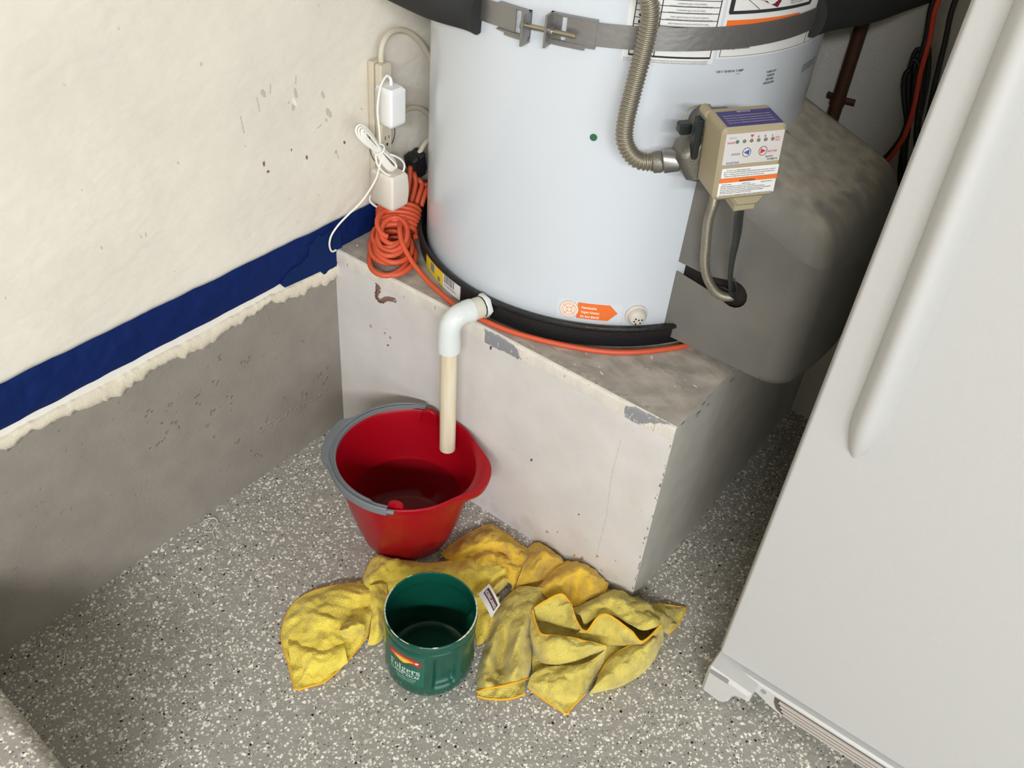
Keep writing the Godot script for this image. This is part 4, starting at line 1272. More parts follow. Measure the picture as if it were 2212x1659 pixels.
# ---------------------------------------------------------------- bucket
func build_bucket() -> void:
	var c := Vector3(0.289, 0, 0.126)
	var t := thing("bucket", c, "red plastic bucket with grey handle, under the drain pipe", "bucket")
	var back := deg_to_rad(-112.0)
	var front := deg_to_rad(57.0)
	var spout := func(a: float) -> float:
		var d := wrapf(a - deg_to_rad(-24.0), -PI, PI)
		return 0.021 * exp(-pow(absf(d) / 0.42, 3))
	var rows := []
	var prof := [[0.001, 0.0, 0.0], [0.064, 0.0, 0.0], [0.073, 0.002, 0.0], [0.0785, 0.009, 0.0], [0.0905, 0.05, 0.0], [0.1005, 0.09, 0.0], [0.1085, 0.125, 0.05], [0.1135, 0.150, 0.35], [0.1150, 0.158, 0.65], [0.1172, 0.1615, 0.85], [0.1190, 0.165, 0.97], [0.1205, 0.173, 1.0], [0.1202, 0.1775, 1.0], [0.1188, 0.1792, 0.97], [0.1168, 0.1785, 0.8], [0.1148, 0.172, 0.15], [0.1120, 0.158, 0.0], [0.1060, 0.125, 0.0], [0.098, 0.09, 0.0], [0.088, 0.05, 0.0], [0.0755, 0.008, 0.0], [0.07, 0.004, 0.0], [0.001, 0.004, 0.0]]
	for p in prof:
		var row := PackedVector3Array()
		for j in 128:
			var a := TAU * j / 128
			var r: float = p[0] + spout.call(a) * p[2]
			row.append(c + Vector3(r * cos(a), p[1] - 0.006 * p[2] * spout.call(a) / 0.02, r * sin(a)))
		rows.append(row)
	var g := Geo.new()
	g.grid(rows, true)
	commit("tub", g, M.red, t)
	for a in [back, front]:
		var x := Vector3(-sin(a), 0, cos(a))
		var F := frame(c + Vector3(cos(a), 0, sin(a)) * 0.1115 + Vector3(0, 0.158, 0), x, Vector3.UP)
		var pl := PackedVector2Array([Vector2(-0.016, 0), Vector2(0.016, 0)])
		for k in 13: pl.append(Vector2(0.0135 * cos(PI * k / 12.0), 0.0185 + 0.0125 * sin(PI * k / 12.0)))
		g = Geo.new()
		g.prism(pl, F, -0.004 if F.basis.z.dot(Vector3(cos(a), 0, sin(a))) > 0 else -0.004, 0.005, 0.0015)
		commit("ear", g, M.red, t)
	# handle laid down on the rim
	var hr := []
	var a0 := front + 0.09
	var a1 := TAU + back - 0.09
	var mid := deg_to_rad(154)
	for pr in [[0.1155, 0.1800, 0.0], [0.1158, 0.1865, 0.0], [0.1185, 0.1875, 0.0], [0.1195, 0.1840, 0.0], [0.1225, 0.1840, 0.15], [0.1240, 0.1865, 0.3], [0.1262, 0.1868, 1.0], [0.1275, 0.1845, 1.0], [0.1272, 0.172, 0.9], [0.1252, 0.172, 0.7], [0.1240, 0.1805, 0.2], [0.1155, 0.1800, 0.0]]:
		var row := PackedVector3Array()
		for k in 97:
			var a := lerpf(a0, a1, k / 96.0)
			var d := absf(a - mid)
			var grip := 0.0125 * (1.0 - smoothstep(0.30, 0.52, d))
			var ends := 0.0032 * smoothstep(1.33, 1.42, absf(d))
			var r: float = pr[0] + grip * pr[2] + (ends if pr[0] < 0.12 else 0.0)
			row.append(c + Vector3(r * cos(a), pr[1], r * sin(a)))
		hr.append(row)
	g = Geo.new()
	for i in hr.size() - 1: g.grid([hr[i], hr[i + 1]])
	for k in [0, 96]:
		var cen := Vector3.ZERO
		for row in hr: cen += row[k] / hr.size()
		for i in hr.size() - 1: g.tri(cen, hr[i][k], hr[i + 1][k])
	for s in [[a0, front], [a1, TAU + back]]:
		var arm := PackedVector3Array()
		for k in 6:
			var a := lerpf(s[0], s[1], k / 5.0)
			arm.append(c + Vector3(0.1238 * cos(a), 0.1785, 0.1238 * sin(a)))
		g.tube(arm, 0.0042, 8)
	commit("handle", g, M.grey, t, "grey plastic carrying handle")
	g = Geo.new()
	g.lathe(Transform3D(Basis(), c + Vector3(0, 0.079, 0)), [[0.0955, 0.0004], [0.09, 0.0], [0.0, 0.0]], 64)
	var w := commit("pooled_water", g, M.water)
	tag(w, "still clear water in the bottom of the red bucket", "water")

# ---------------------------------------------------------------- coffee can
func build_can() -> void:
	var c := Vector3(0.4944, 0, 0.2985)
	var t := thing("coffee_can", c, "empty dark green plastic coffee can with a worn rim, standing by the yellow towels", "can")
	var dent := func(a: float, y: float) -> float:
		var s := 0.0
		for q in [28.0, -42.0]:
			var d := absf(wrapf(a - deg_to_rad(q), -PI, PI))
			s += smoothstep(0.33, 0.22, d) * smoothstep(0.022, 0.032, y) * smoothstep(0.102, 0.092, y)
		var grip := absf(wrapf(a - deg_to_rad(-7.0), -PI, PI))
		return -0.011 * s
	var rows := []
	for p in [[0.001, 0.002, 0], [0.055, 0.002, 0], [0.060, 0.0, 0], [0.0645, 0.002, 0], [0.0672, 0.008, 0], [0.0682, 0.016, 1], [0.0685, 0.022, 1], [0.0685, 0.027, 1], [0.0685, 0.032, 1], [0.0685, 0.04, 1], [0.0685, 0.06, 1], [0.0685, 0.085, 1], [0.0685, 0.092, 1], [0.0685, 0.097, 1], [0.0685, 0.1025, 1], [0.0685, 0.105, 0], [0.0684, 0.1068, 0], [0.0681, 0.1083, 0], [0.0675, 0.1095, 0], [0.0669, 0.1102, 0], [0.0667, 0.1112, 0], [0.0669, 0.1130, 0], [0.0680, 0.1142, 0], [0.0690, 0.1165, 0], [0.0693, 0.121, 0], [0.0692, 0.1242, 0], [0.0688, 0.1262, 0], [0.0681, 0.1279, 0], [0.0672, 0.1288, 0], [0.0664, 0.1290, 0], [0.0654, 0.1283, 0], [0.0648, 0.124, 0], [0.0652, 0.119, 0], [0.0652, 0.112, 0], [0.0652, 0.106, 0], [0.0668, 0.102, 1], [0.0668, 0.097, 1], [0.0668, 0.092, 1], [0.0668, 0.06, 1], [0.0668, 0.032, 1], [0.0668, 0.027, 1], [0.0668, 0.022, 1], [0.066, 0.012, 0], [0.062, 0.006, 0], [0.05, 0.006, 0], [0.046, 0.0085, 0], [0.042, 0.006, 0], [0.001, 0.006, 0]]:
		var row := PackedVector3Array()
		for j in 160:
			var a := TAU * j / 160
			var r: float = p[0] + (dent.call(a, p[1]) if p[2] else 0.0)
			row.append(c + Vector3(r * cos(a), p[1], r * sin(a)))
		rows.append(row)
	var g := Geo.new()
	g.grid(rows, true)
	commit("body", g, M.green, t)
	# pale worn places along the rim
	for s in [[-62, 18, 0.0014], [112, 178, 0.0012], [92, 108, 0.0009], [40, 47, 0.001], [76, 90, 0.0006], [196, 204, 0.0006]]:
		var path := PackedVector3Array()
		for k in 24:
			var a := deg_to_rad(lerpf(s[0], s[1], k / 23.0))
			path.append(c + Vector3(0.0672 * cos(a), 0.1288, 0.0672 * sin(a)))
		var rr := []
		for k in 24: rr.append(s[2] * (0.45 + 0.55 * absf(sin(k * 1.7 + s[0]))) * smoothstep(0, 3, k) * smoothstep(23, 20, k) + 0.0001)
		g = Geo.new()
		g.tube(path, rr, 6)
		commit("worn_rim", g, M.worn, t, "scuffed pale rim")
	# printed label on the wall
	var rng := RandomNumberGenerator.new()
	rng.seed = 5
	var img := sheet_image(640, 480, Color8(16, 92, 74), 51, 0.06, 0.02)
	var S := func(l: Array) -> PackedVector2Array:
		var p := PackedVector2Array()
		for i in range(0, l.size(), 2): p.append(Vector2(110 + l[i] * 0.80, 6 + l[i + 1] * 1.12))
		return p
	paint(img, S.call([30, 60, 120, 40, 330, 28, 520, 36, 620, 66, 610, 150, 500, 118, 420, 128, 330, 150, 220, 140, 120, 120, 40, 150]), Color8(150, 38, 34))
	paint(img, S.call([90, 80, 200, 62, 400, 56, 560, 78, 580, 124, 500, 100, 430, 112, 340, 140, 230, 130, 130, 108, 80, 118]), Color8(206, 84, 40))
	paint(img, S.call([140, 92, 250, 78, 400, 78, 500, 92, 430, 104, 380, 128, 340, 138, 270, 128, 200, 112]), Color8(222, 190, 50))
	paint(img, S.call([140, 140, 210, 120, 270, 136, 320, 150, 360, 132, 420, 118, 470, 130, 520, 150, 330, 176]), Color8(22, 84, 60))
	for k in 24: blob(img, Vector2(rng.randf() * 640, rng.randf() * 470), rng.randf_range(2, 6), Color8(60, 110, 96), rng, 0.4)
	for s in [[512, 80]]: blob(img, Vector2(110 + (s[0] + 40) * 0.80, s[1] + 26), 19, Color8(206, 208, 208), rng, 1.0, Vector2(1.2, 1))
	var at := func(u: float, y: float, o := 0.0004) -> Vector3:
		var a := deg_to_rad(122.0 - 66.0 * u)
		return c + Vector3((0.0685 + o) * cos(a), y, (0.0685 + o) * sin(a))
	rows = []
	for k in 7:
		var row := PackedVector3Array()
		for j in 21: row.append(at.call(j / 20.0, lerpf(0.1045, 0.030, k / 6.0), 0.0005 if k % 6 and j % 20 else 0.0001))
		rows.append(row)
	g = Geo.new()
	g.grid(rows)
	var lab := commit("printed_label", g, skin(img, 0.35), t)
	g = Geo.new()
	var w := deg_to_rad(66) * 0.0685
	lettering(g, "Folgers", func(x: float, y: float): return at.call(0.27 + x / w, 0.0650 + y, 0.0010), 0.0130, "serif", 0.0515)
	lettering(g, "CLASSIC DECAF", func(x: float, y: float): return at.call(0.28 + x / w, 0.0530 + y, 0.0010), 0.0072, "bold", 0.050)
	lettering(g, "GROUND COFFEE", func(x: float, y: float): return at.call(0.42 + x / w, 0.0445 + y, 0.0010), 0.0030, "sans", 0.034)
	lettering(g, "MEDIUM ROAST", func(x: float, y: float): return at.call(0.46 + x / w, 0.0395 + y, 0.0010), 0.0026, "sans", 0.028)
	commit("print", g, mat(Color8(188, 204, 190), 0.5), lab)

# ---------------------------------------------------------------- towels
func cloth_patch(g: Geo, hem: Geo, called: String, hems: Array, seed: int) -> void:
	var ctl: Array = CLOTH[called]
	var f := FastNoiseLite.new()
	f.seed = seed
	f.frequency = 1.0
	f.fractal_octaves = 3
	var per := 9
	var lines := []
	for r in ctl:
		var pts := V(r)
		for k in pts.size(): pts[k] /= 1000.0
		lines.append(smooth(pts, per))
	var rows := []
	var K: int = lines[0].size()
	for j in K:
		var col := []
		for i in lines.size(): col.append(lines[i][j])
		var sm := smooth(col, per)
		for i in sm.size():
			if j == 0: rows.append(PackedVector3Array())
			rows[i].append(sm[i])
	var R := rows.size()
	var under := []
	for i in R:
		var low := PackedVector3Array()
		for j in K:
			var p: Vector3 = rows[i][j]
			var e := minf(1.0, minf(minf(i, R - 1 - i), minf(j, K - 1 - j)) / 4.0)
			var w := 0.0150 * (absf(f.get_noise_3d(p.x * 17, p.y * 9, p.z * 17)) - 0.22) + 0.0052 * f.get_noise_3d(p.x * 34, p.y * 20, p.z * 34) + 0.0022 * f.get_noise_3d(p.x * 90, p.y * 60, p.z * 90 + 7)
			p += Vector3(0, w * (0.25 + 0.75 * e), 0)
			p.y = maxf(p.y, 0.0032)
			if p.x < PW + 0.004 and p.z < 0.006: p.z = 0.006
			for q in [[0.289, 0.126, 0.0805 + 0.235 * p.y], [0.4944, 0.2985, 0.0715]]:
				var d := Vector2(p.x - q[0], p.z - q[1])
				if d.length() < q[2]:
					d = d.normalized() * q[2]
					p.x = q[0] + d.x
					p.z = q[1] + d.y
			rows[i][j] = p
			low.append(p - Vector3(0, 0.0026, 0))
		under.append(low)
	g.grid(rows)
	under.reverse()
	g.grid(under)
	under.reverse()
	var edges := [rows[0], rows[-1], PackedVector3Array(), PackedVector3Array()]
	var low_edges := [under[0], under[-1], PackedVector3Array(), PackedVector3Array()]
	for i in R:
		edges[2].append(rows[i][0])
		edges[3].append(rows[i][-1])
		low_edges[2].append(under[i][0])
		low_edges[3].append(under[i][-1])
	for k in 4:
		g.grid([edges[k], low_edges[k]])
		if k in hems:
			var path := PackedVector3Array()
			for p in edges[k]:
				if path.is_empty() or path[-1].distance_to(p) > 0.0006: path.append(p - Vector3(0, 0.0012, 0))
			if path.size() > 3: hem.tube(path, 0.0019, 7)

func towel(called: String, parts: Array, m: Material, label: String, seed: int) -> Node3D:
	var first := V(CLOTH[parts[0][0]][0])
	var t := thing("towel", Vector3(first[0].x, 0, first[0].z) / 1000.0, label, "towel")
	var g := Geo.new()
	var h := Geo.new()
	for p in parts: cloth_patch(g, h, p[0], p[1], seed)
	commit("cloth", g, m, t)
	commit("hem", h, M.hem, t, "orange-yellow stitched edge")
	return t

func build_towels() -> void:
	var a := towel("towel", [["leaf", [0, 1]], ["pinch", []], ["swell", []], ["band", [0]], ["strip", []], ["finger", []], ["tail", []]], M.cloth, "bright yellow towel spread left of the green can, with a white sewn tag", 3)
	var g := Geo.new()
	var o := Vector3(0.495, 0.047, 0.155)
	var u := Vector3(0.037, 0.0, 0.017)
	var w := Vector3(-0.002, -0.004, 0.0255)
	var rows := []
	for k in 7:
		var row := PackedVector3Array()
		for j in 9:
			var s := j / 8.0
			var q := k / 6.0
			row.append(o + u * s * (1 + 0.05 * q) + w * q + Vector3(0.003 * s * q, 0.003 * sin(PI * s) - 0.006 * s, 0))
		rows.append(row)
	g.grid(rows)
	var tg := commit("sewn_tag", g, M.paper, a, "white fabric tag with a dark red band")
	var P := func(s: float, q: float, lift: float) -> Vector3: return o + u * s * (1 + 0.05 * q) + w * q + Vector3(0.003 * s * q, 0.003 * sin(PI * s) - 0.006 * s + lift, 0)
	g = Geo.new()
	rows = []
	for k in 4:
		var row := PackedVector3Array()
		for j in 9: row.append(P.call(lerpf(0.13, 0.93, j / 8.0), lerpf(0.18, 0.66, k / 3.0), 0.0006))
		rows.append(row)
	g.grid(rows)
	commit("band", g, mat(Color8(84, 44, 42), 0.7), tg)
	g = Geo.new()
	lettering(g, "KIRKLAND", func(x: float, y: float): return P.call(0.17 + x / 0.0407, 0.47 - y / 0.0258, 0.0012), 0.0062, "bold", 0.030)
	commit("print", g, M.paper, tg)
	towel("towel", [["mound", [0]], ["hump", []], ["rleaf", [0, 3]]], M.cloth2, "deep yellow towel bunched against the white platform behind the green can", 5)
	var b := towel("towel", [["sleeve", [1]], ["lip", [1]], ["under", []], ["flap", [0]], ["tongue", [0]], ["apron", [1]], ["flank", [0]], ["wave", [0]], ["crown", []], ["tip", [0, 3]]], M.cloth3, "dirty olive-yellow towel crumpled right of the green can", 8)
	g = Geo.new()
	for k in 3: g.quad(Vector3(0.688 + k * 0.004, 0.004 + k * 0.003, -0.014 + k * 0.004), Vector3(0.716 + k * 0.004, 0.003 + k * 0.002, -0.004 + k * 0.002), Vector3(0.714 + k * 0.003, 0.002, 0.012), Vector3(0.686 + k * 0.003, 0.002, 0.010))
	commit("care_tag", g, M.paper, b, "white striped care tag")

# ---------------------------------------------------------------- seismic strap
func strap_y(deg: float) -> float:
	return 0.8725 - (deg - 17.0) * 0.00021

func build_strap() -> void:
	var t := thing("heater_strap", Vector3(HX, strap_y(75), HZ + HR), "grey metal strap with bolted clips and black sleeves, round the white heater", "strap")
	for s in [[103.0, 90.0], [69.0, -2.0]]:
		var rows := []
		for c in [[-0.0142, 0.0012], [-0.0142, 0.0030], [0.0142, 0.0030], [0.0142, 0.0012]]:
			var row := PackedVector3Array()
			for k in 61:
				var d := lerpf(s[0], s[1], k / 60.0)
				row.append(cyl(d, strap_y(d) + c[0], c[1]))
			rows.append(row)
		var g := Geo.new()
		for i in 3: g.grid([rows[i], rows[i + 1]])
		commit("band", g, M.steel, t)
	# clips: frame with a slot, turned-out end plate, top and bottom flanges
	var y := strap_y(84)
	for q in [[93.0, 83.6, 84.6], [66.5, 78.2, 77.2]]:
		var g := Geo.new()
		var s := signf(q[1] - q[0])
		var yc := strap_y(q[0]) + 0.0004
		cyl_box(g, q[0] + s * 0.2, q[1] - s * 4.2, yc - 0.0150, yc + 0.0150, 0.0030, 0.0046, 6)
		cyl_box(g, q[0], q[1], yc + 0.0150, yc + 0.0172, 0.0010, 0.0075, 8)
		cyl_box(g, q[0], q[1], yc - 0.0172, yc - 0.0150, 0.0010, 0.0075, 8)
		cyl_box(g, q[0] + s * 2.5, q[1], yc - 0.0205, yc - 0.0172, 0.0055, 0.0080, 8)
		cyl_box(g, q[1] - s * 2.8, q[1], yc - 0.0160, yc + 0.0160, 0.0012, 0.0034, 4)
		cyl_box(g, q[1] - s * 0.5, q[1], yc - 0.0225, yc + 0.0172, 0.0012, 0.0230, 2)
		commit("clip", g, M.steel, t)
	var p0 := cyl(84.6, strap_y(84), 0.014)
	var p1 := cyl(71.2, strap_y(71) - 0.002, 0.0135)
	var g := Geo.new()
	var len := p0.distance_to(p1)
	var pr := [[0.0, 0.0], [0.0030, 0.0003]]
	for k in 60: pr.append([0.0031 if k % 2 else 0.0034, 0.001 + (len - 0.002) * k / 59.0])
	pr.append_array([[0.0030, len], [0.0, len]])
	g.lathe(along(p0, p1 - p0), pr, 12)
	var bolt := commit("bolt", g, M.brass, t, "threaded bolt joining the clips")
	g = Geo.new()
	g.lathe(along(p0, p1 - p0), [[0.0, -0.002], [0.0055, -0.002], [0.0060, 0.0], [0.0055, 0.0035], [0.0, 0.0035]], 14)
	commit("bolt_head", g, M.zinc, bolt)
	g = Geo.new()
	g.lathe(along(p0.lerp(p1, 0.50), p1 - p0), [[0.0, 0.0], [0.0058, 0.0], [0.0062, 0.001], [0.0062, 0.0055], [0.0058, 0.0065], [0.0, 0.0065]], 6)
	commit("hex_nut", g, M.zinc, bolt)
	# black sleeves over the ends that run to the walls
	g = Geo.new()
	var lp := smooth([cyl(99.5, 0.8495, 0.006), cyl(103.5, 0.8505, 0.009), Vector3(0.19, 0.8535, -0.022), Vector3(0.10, 0.857, -0.030), Vector3(0.012, 0.860, -0.04)], 8)
	g.tube(lp, 0.0275, 20, true, 0.55)
	commit("sleeve", g, M.rubber, t, "thick black sleeve running to the left wall")
	g = Geo.new()
	lp = smooth([cyl(4.0, 0.8755, 0.004), cyl(-6.0, 0.874, 0.010), Vector3(0.640, 0.872, -0.45), Vector3(0.655, 0.871, -0.56), Vector3(0.668, 0.870, -0.652)], 8)
	g.tube(lp, 0.0245, 20, true, 0.6)
	commit("sleeve", g, M.rubber, t, "black sleeve running to the back wall")

# ---------------------------------------------------------------- gas hose
func build_hose() -> void:
	var t := thing("gas_hose", Vector3(0.575, 0.745, -0.082), "ribbed metal flexible gas hose curving down the front of the white heater to the valve", "gas hose")
	var p := V([0.465, 1.06, -0.040, 0.474, 1.00, -0.044, 0.486, 0.937, -0.054, 0.495, 0.91, -0.061, 0.497, 0.887, -0.062, 0.496, 0.849, -0.059, 0.495, 0.809, -0.053, 0.495, 0.775, -0.048, 0.499, 0.753, -0.045, 0.509, 0.738, -0.046, 0.523, 0.730, -0.050, 0.541, 0.7315, -0.0575])
	var g := Geo.new()
	corrugated(g, smooth(p, 24), 0.0106, 0.0011, 0.0047, 18)
	commit("ribbed_tube", g, M.flexsteel, t)
	var a: Vector3 = p[-1]
	var d := (Vector3(0.578, 0.7435, -0.083) - a).normalized()
	g = Geo.new()
	g.lathe(along(a - d * 0.004, d), [[0.0, 0.0], [0.0118, 0.0], [0.0135, 0.002], [0.0140, 0.010], [0.0128, 0.0125], [0.0, 0.0125]], 20)
	commit("collar", g, M.casting, t)
	g = Geo.new()
	g.lathe(along(a + d * 0.009, d), [[0.0, 0.0], [0.0138, 0.0], [0.0152, 0.0015], [0.0152, 0.019], [0.0138, 0.021], [0.0, 0.021]], 6)
	commit("hex_nut", g, M.zinc, t)
	g = Geo.new()
	g.lathe(along(a + d * 0.030, d), [[0.0112, 0.0], [0.0112, 0.012]], 24)
	commit("nipple", g, M.brass, t)
	g = Geo.new()
	g.lathe(along(a + d * 0.039, d), [[0.0105, 0.0], [0.0175, 0.0], [0.0192, 0.0025], [0.0190, 0.006], [0.0165, 0.008], [0.0105, 0.008]], 24)
	commit("sealant_ring", g, mat(Color8(214, 206, 188), 0.8), t, "smeared white pipe sealant")

# ---------------------------------------------------------------- things on the left and back wall
func build_wall_things() -> void:
	var g := tape_strip(0.95, -0.135, 0.3835, 0.4505, 4, 0.0045)
	var tp := commit("painters_tape", g, M.tape)
	tag(tp, "long strip of blue painter's tape along the cream left wall, above the grey concrete", "tape")
	# torn second piece at the platform corner
	g = Geo.new()
	var outl := [-0.012, 0.398, -0.004, 0.385, 0.0015, 0.372, 0.004, 0.352, 0.012, 0.347, 0.026, 0.352, 0.034, 0.361, 0.0385, 0.372, 0.075, 0.374, 0.118, 0.377, 0.124, 0.385, 0.112, 0.398, 0.098, 0.404, 0.080, 0.405, 0.062, 0.413, 0.058, 0.424, 0.064, 0.432, 0.048, 0.433, 0.036, 0.442, 0.030, 0.437, 0.012, 0.440, -0.010, 0.436]
	for i in range(0, outl.size(), 2): outl[i] = -outl[i]
	g.prism(poly(outl), Transform3D(Basis(Vector3(0, 0, -1), Vector3.UP, Vector3(1, 0, 0)), Vector3.ZERO), 0.0060, 0.0105, 0.0008)
	tp = commit("tape_scrap", g, M.tape2)
	tag(tp, "torn blue tape scrap overlapping the tape strip at the platform corner", "tape")
	# power strip
	var t := thing("power_strip", Vector3(0, 0.45, -0.106), "beige power strip standing upright on the cream wall beside the heater", "power strip")
	var z0 := -0.1195
	var z1 := -0.0925
	commit("base", box(Vector3(0.0008, 0.448, z0 - 0.001), Vector3(0.0135, 0.700, z1 + 0.001), 0.003), M.strip, t)
	commit("cover", box(Vector3(0.0142, 0.449, z0), Vector3(0.0300, 0.699, z1), 0.004), M.strip, t)
	for y in [0.6015, 0.570]:
		g = Geo.new()
		for s in [[0.006, -0.101, 0.0065], [0.006, -0.1095, 0.005]]:
			g.rbox(Transform3D(Basis(), Vector3(0.0301, y + s[0], s[1])), Vector3(0.0006, s[2], 0.0014), 0.0001)
		g.rbox(Transform3D(Basis(), Vector3(0.0301, y - 0.006, -0.1055)), Vector3(0.0006, 0.0045, 0.0036), 0.0002)
		commit("outlet", g, M.black, t, "dark three-pin outlet slots")
	g = Geo.new()
	g.tube(smooth(V([0.018, 0.698, -0.106, 0.018, 0.708, -0.106, 0.017, 0.722, -0.110, 0.016, 0.732, -0.119, 0.014, 0.737, -0.133, 0.012, 0.736, -0.152, 0.010, 0.728, -0.175, 0.010, 0.714, -0.196, 0.010, 0.694, -0.216, 0.012, 0.655, -0.240, 0.014, 0.60, -0.252]), 8), 0.0048, 12)
	commit("power_cord", g, M.strip, t)
	g = Geo.new()
	g.tube(smooth(V([0.031, 0.603, -0.119, 0.030, 0.580, -0.124, 0.022, 0.560, -0.128, 0.012, 0.548, -0.132])), 0.0007, 5)
	g.tube(smooth(V([0.004, 0.583, -0.0905, 0.004, 0.560, -0.0905, 0.006, 0.545, -0.0905, 0.013, 0.535, -0.0905, 0.020, 0.534, -0.0905])), 0.0007, 5)
	commit("hanging_wire", g, M.black, t, "thin dark wire looped round the strip")
	# upper adapter
	t = thing("power_adapter", Vector3(0.047, 0.608, -0.097), "bright white power adapter with bundled cord, upper one on the beige power strip", "adapter", "adapters on the power strip")
	g = Geo.new()
	adapter(g, Vector3(0.0305, 0.608, -0.1135), Vector3(0.0655, 0.671, -0.0785), 0.0, 0.004)
	commit("body", g, M.white, t)
	g = Geo.new()
	var rr := []
	var sr := smooth(V([0.045, 0.670, -0.100, 0.045, 0.677, -0.100, 0.045, 0.684, -0.097, 0.045, 0.688, -0.090]), 12)
	for k in sr.size(): rr.append(lerpf(0.0034, 0.0020, k / 36.0) * (1.0 if k % 4 < 2 else 0.75))
	g.tube(sr, rr, 10)
	commit("strain_relief", g, M.white, t)
	g = Geo.new()
	var cord := smooth(V([0.045, 0.688, -0.090, 0.0455, 0.683, -0.082, 0.047, 0.670, -0.072, 0.048, 0.640, -0.0655, 0.049, 0.605, -0.068, 0.050, 0.585, -0.068, 0.055, 0.565, -0.064]), 8)
	g.tube(cord, 0.0017, 8)
	commit("cord", g, M.cordwhite, t)
	# bundle of flat loops tied in the middle
	g = Geo.new()
	var ca := Vector3(0.052, 0.618, -0.028)
	var cb := Vector3(0.066, 0.545, -0.0835)
	var mid := ca.lerp(cb, 0.5)
	var lx := (cb - ca).normalized()
	var side := lx.cross(Vector3(1, 0, 0)).normalized()
	var loops := PackedVector3Array()
	for k in 5 * 24 + 1:
		var turn := k / 24.0
		var a := TAU * turn
		var hl := 0.056 - 0.0022 * turn + 0.001 * sin(turn * 2.1)
		var wd := (0.0175 - 0.0026 * turn) * pow(absf(sin(a)), 0.8) * signf(sin(a)) * (0.28 + 0.72 * absf(cos(a)))
		loops.append(mid + lx * hl * cos(a) + side * (wd + 0.0006 * sin(turn * 7)) + Vector3(0.0026 * (turn - 2.5) * (0.5 + 0.5 * absf(cos(a))), 0, 0))
	g.tube(loops, 0.0017, 7)
	commit("cord_bundle", g, M.cordwhite, t, "white cord folded and tied")
	g = Geo.new()
	var ring := PackedVector3Array()
	for k in 17:
		var a := TAU * k / 16
		ring.append(mid + side * 0.0095 * cos(a) + Vector3(0.010 * sin(a), 0, 0))
	g.tube(ring, 0.0014, 6, false)
	commit("tie", g, M.white, t)
	g = Geo.new()
	g.tube(smooth(V([0.060, 0.566, -0.078, 0.064, 0.562, -0.086, 0.068, 0.552, -0.0985, 0.070, 0.541, -0.104, 0.070, 0.530, -0.099, 0.068, 0.528, -0.084, 0.062, 0.537, -0.066, 0.056, 0.556, -0.054, 0.052, 0.575, -0.056]), 8), 0.0017, 8)
	g.tube(smooth(V([0.060, 0.570, -0.062, 0.058, 0.550, -0.0575, 0.052, 0.528, -0.0555, 0.045, 0.508, -0.048, 0.036, 0.485, -0.034, 0.030, 0.470, -0.012, 0.024, 0.455, 0.006, 0.018, 0.437, 0.018, 0.014, 0.418, 0.020, 0.012, 0.402, 0.014, 0.012, 0.4000, 0.004]), 8), 0.0017, 8)
	commit("cord", g, M.cordwhite, t)
	# lower adapter
	t = thing("power_adapter", Vector3(0.055, 0.47, -0.085), "ivory bulging power adapter, lower one on the beige power strip above the orange cord", "adapter", "adapters on the power strip")
	g = Geo.new()
	adapter(g, Vector3(0.0305, 0.4703, -0.1060), Vector3(0.0805, 0.532, -0.0635), 0.0035, 0.003)
	commit("body", g, M.ivory, t)
	g = Geo.new()
	g.tube(smooth(V([0.036, 0.4725, -0.090, 0.024, 0.478, -0.084, 0.016, 0.474, -0.079, 0.014, 0.464, -0.078, 0.018, 0.455, -0.083, 0.024, 0.449, -0.090, 0.030, 0.444, -0.098]), 8), 0.0020, 8)
	commit("cord", g, M.cordwhite, t)
	# black plug behind, pale cord
	t = thing("cord_plug", Vector3(0.05, 0.515, -0.16), "black rubber plug hanging between beige adapter and heater", "plug")
	g = Geo.new()
	var F := frame(Vector3(0.0285, 0.502, -0.181), Vector3(0.15, 0.45, -0.9), Vector3(0.1, 0.9, 0.42))
	g.prism(poly([-0.012, -0.022, 0.004, -0.026, 0.012, -0.014, 0.018, 0.018, 0.014, 0.021, 0.004, 0.021, 0.0, 0.025, -0.012, 0.024, -0.016, 0.004]), F, -0.012, 0.012, 0.003)
	commit("body", g, M.black, t)
	g = Geo.new()
	g.tube(smooth([F * Vector3(0.012, 0.018, 0), F * Vector3(0.022, 0.024, 0), F * Vector3(0.034, 0.026, -0.002), F * Vector3(0.05, 0.022, -0.004)]), 0.0045, 10)
	commit("cord", g, M.strip, t)
	var arc := Geo.new()
	arc.tube(smooth(V([0.012, 0.588, -0.130, 0.012, 0.596, -0.150, 0.011, 0.599, -0.174, 0.011, 0.596, -0.194, 0.011, 0.588, -0.212, 0.011, 0.572, -0.230, 0.012, 0.545, -0.247]), 8), 0.0048, 12)
	tag(commit("wall_cord", arc, M.strip), "beige cord arching low on the wall right of the bright white adapter", "cord")
	# rusty pipe at the back
	t = thing("iron_pipe", Vector3(0.5785, PH, -0.640), "rusty brown vertical pipe clamped to the back wall behind the heater", "pipe")
	g = Geo.new()
	g.tube(PackedVector3Array([Vector3(0.5785, PH - 0.0, -0.6395), Vector3(0.5785, 1.5, -0.6395)]), 0.0112, 20)
	commit("pipe", g, M.rust, t)
	g = Geo.new()
	g.tube(PackedVector3Array([Vector3(0.554, 0.6605, -0.6535), Vector3(0.5705, 0.6605, -0.650)]), 0.0062, 10, true, 0.5)
	g.tube(PackedVector3Array([Vector3(0.5865, 0.6605, -0.650), Vector3(0.6035, 0.6605, -0.6535)]), 0.0062, 10, true, 0.5)
	var band := []
	for y in [-0.0062, 0.0062]:
		var row := PackedVector3Array()
		for k in 17:
			var a := PI * k / 16.0
			row.append(Vector3(0.5785 + 0.0128 * cos(a), 0.6605 + y, -0.6395 + 0.0128 * sin(a)))
		band.append(row)
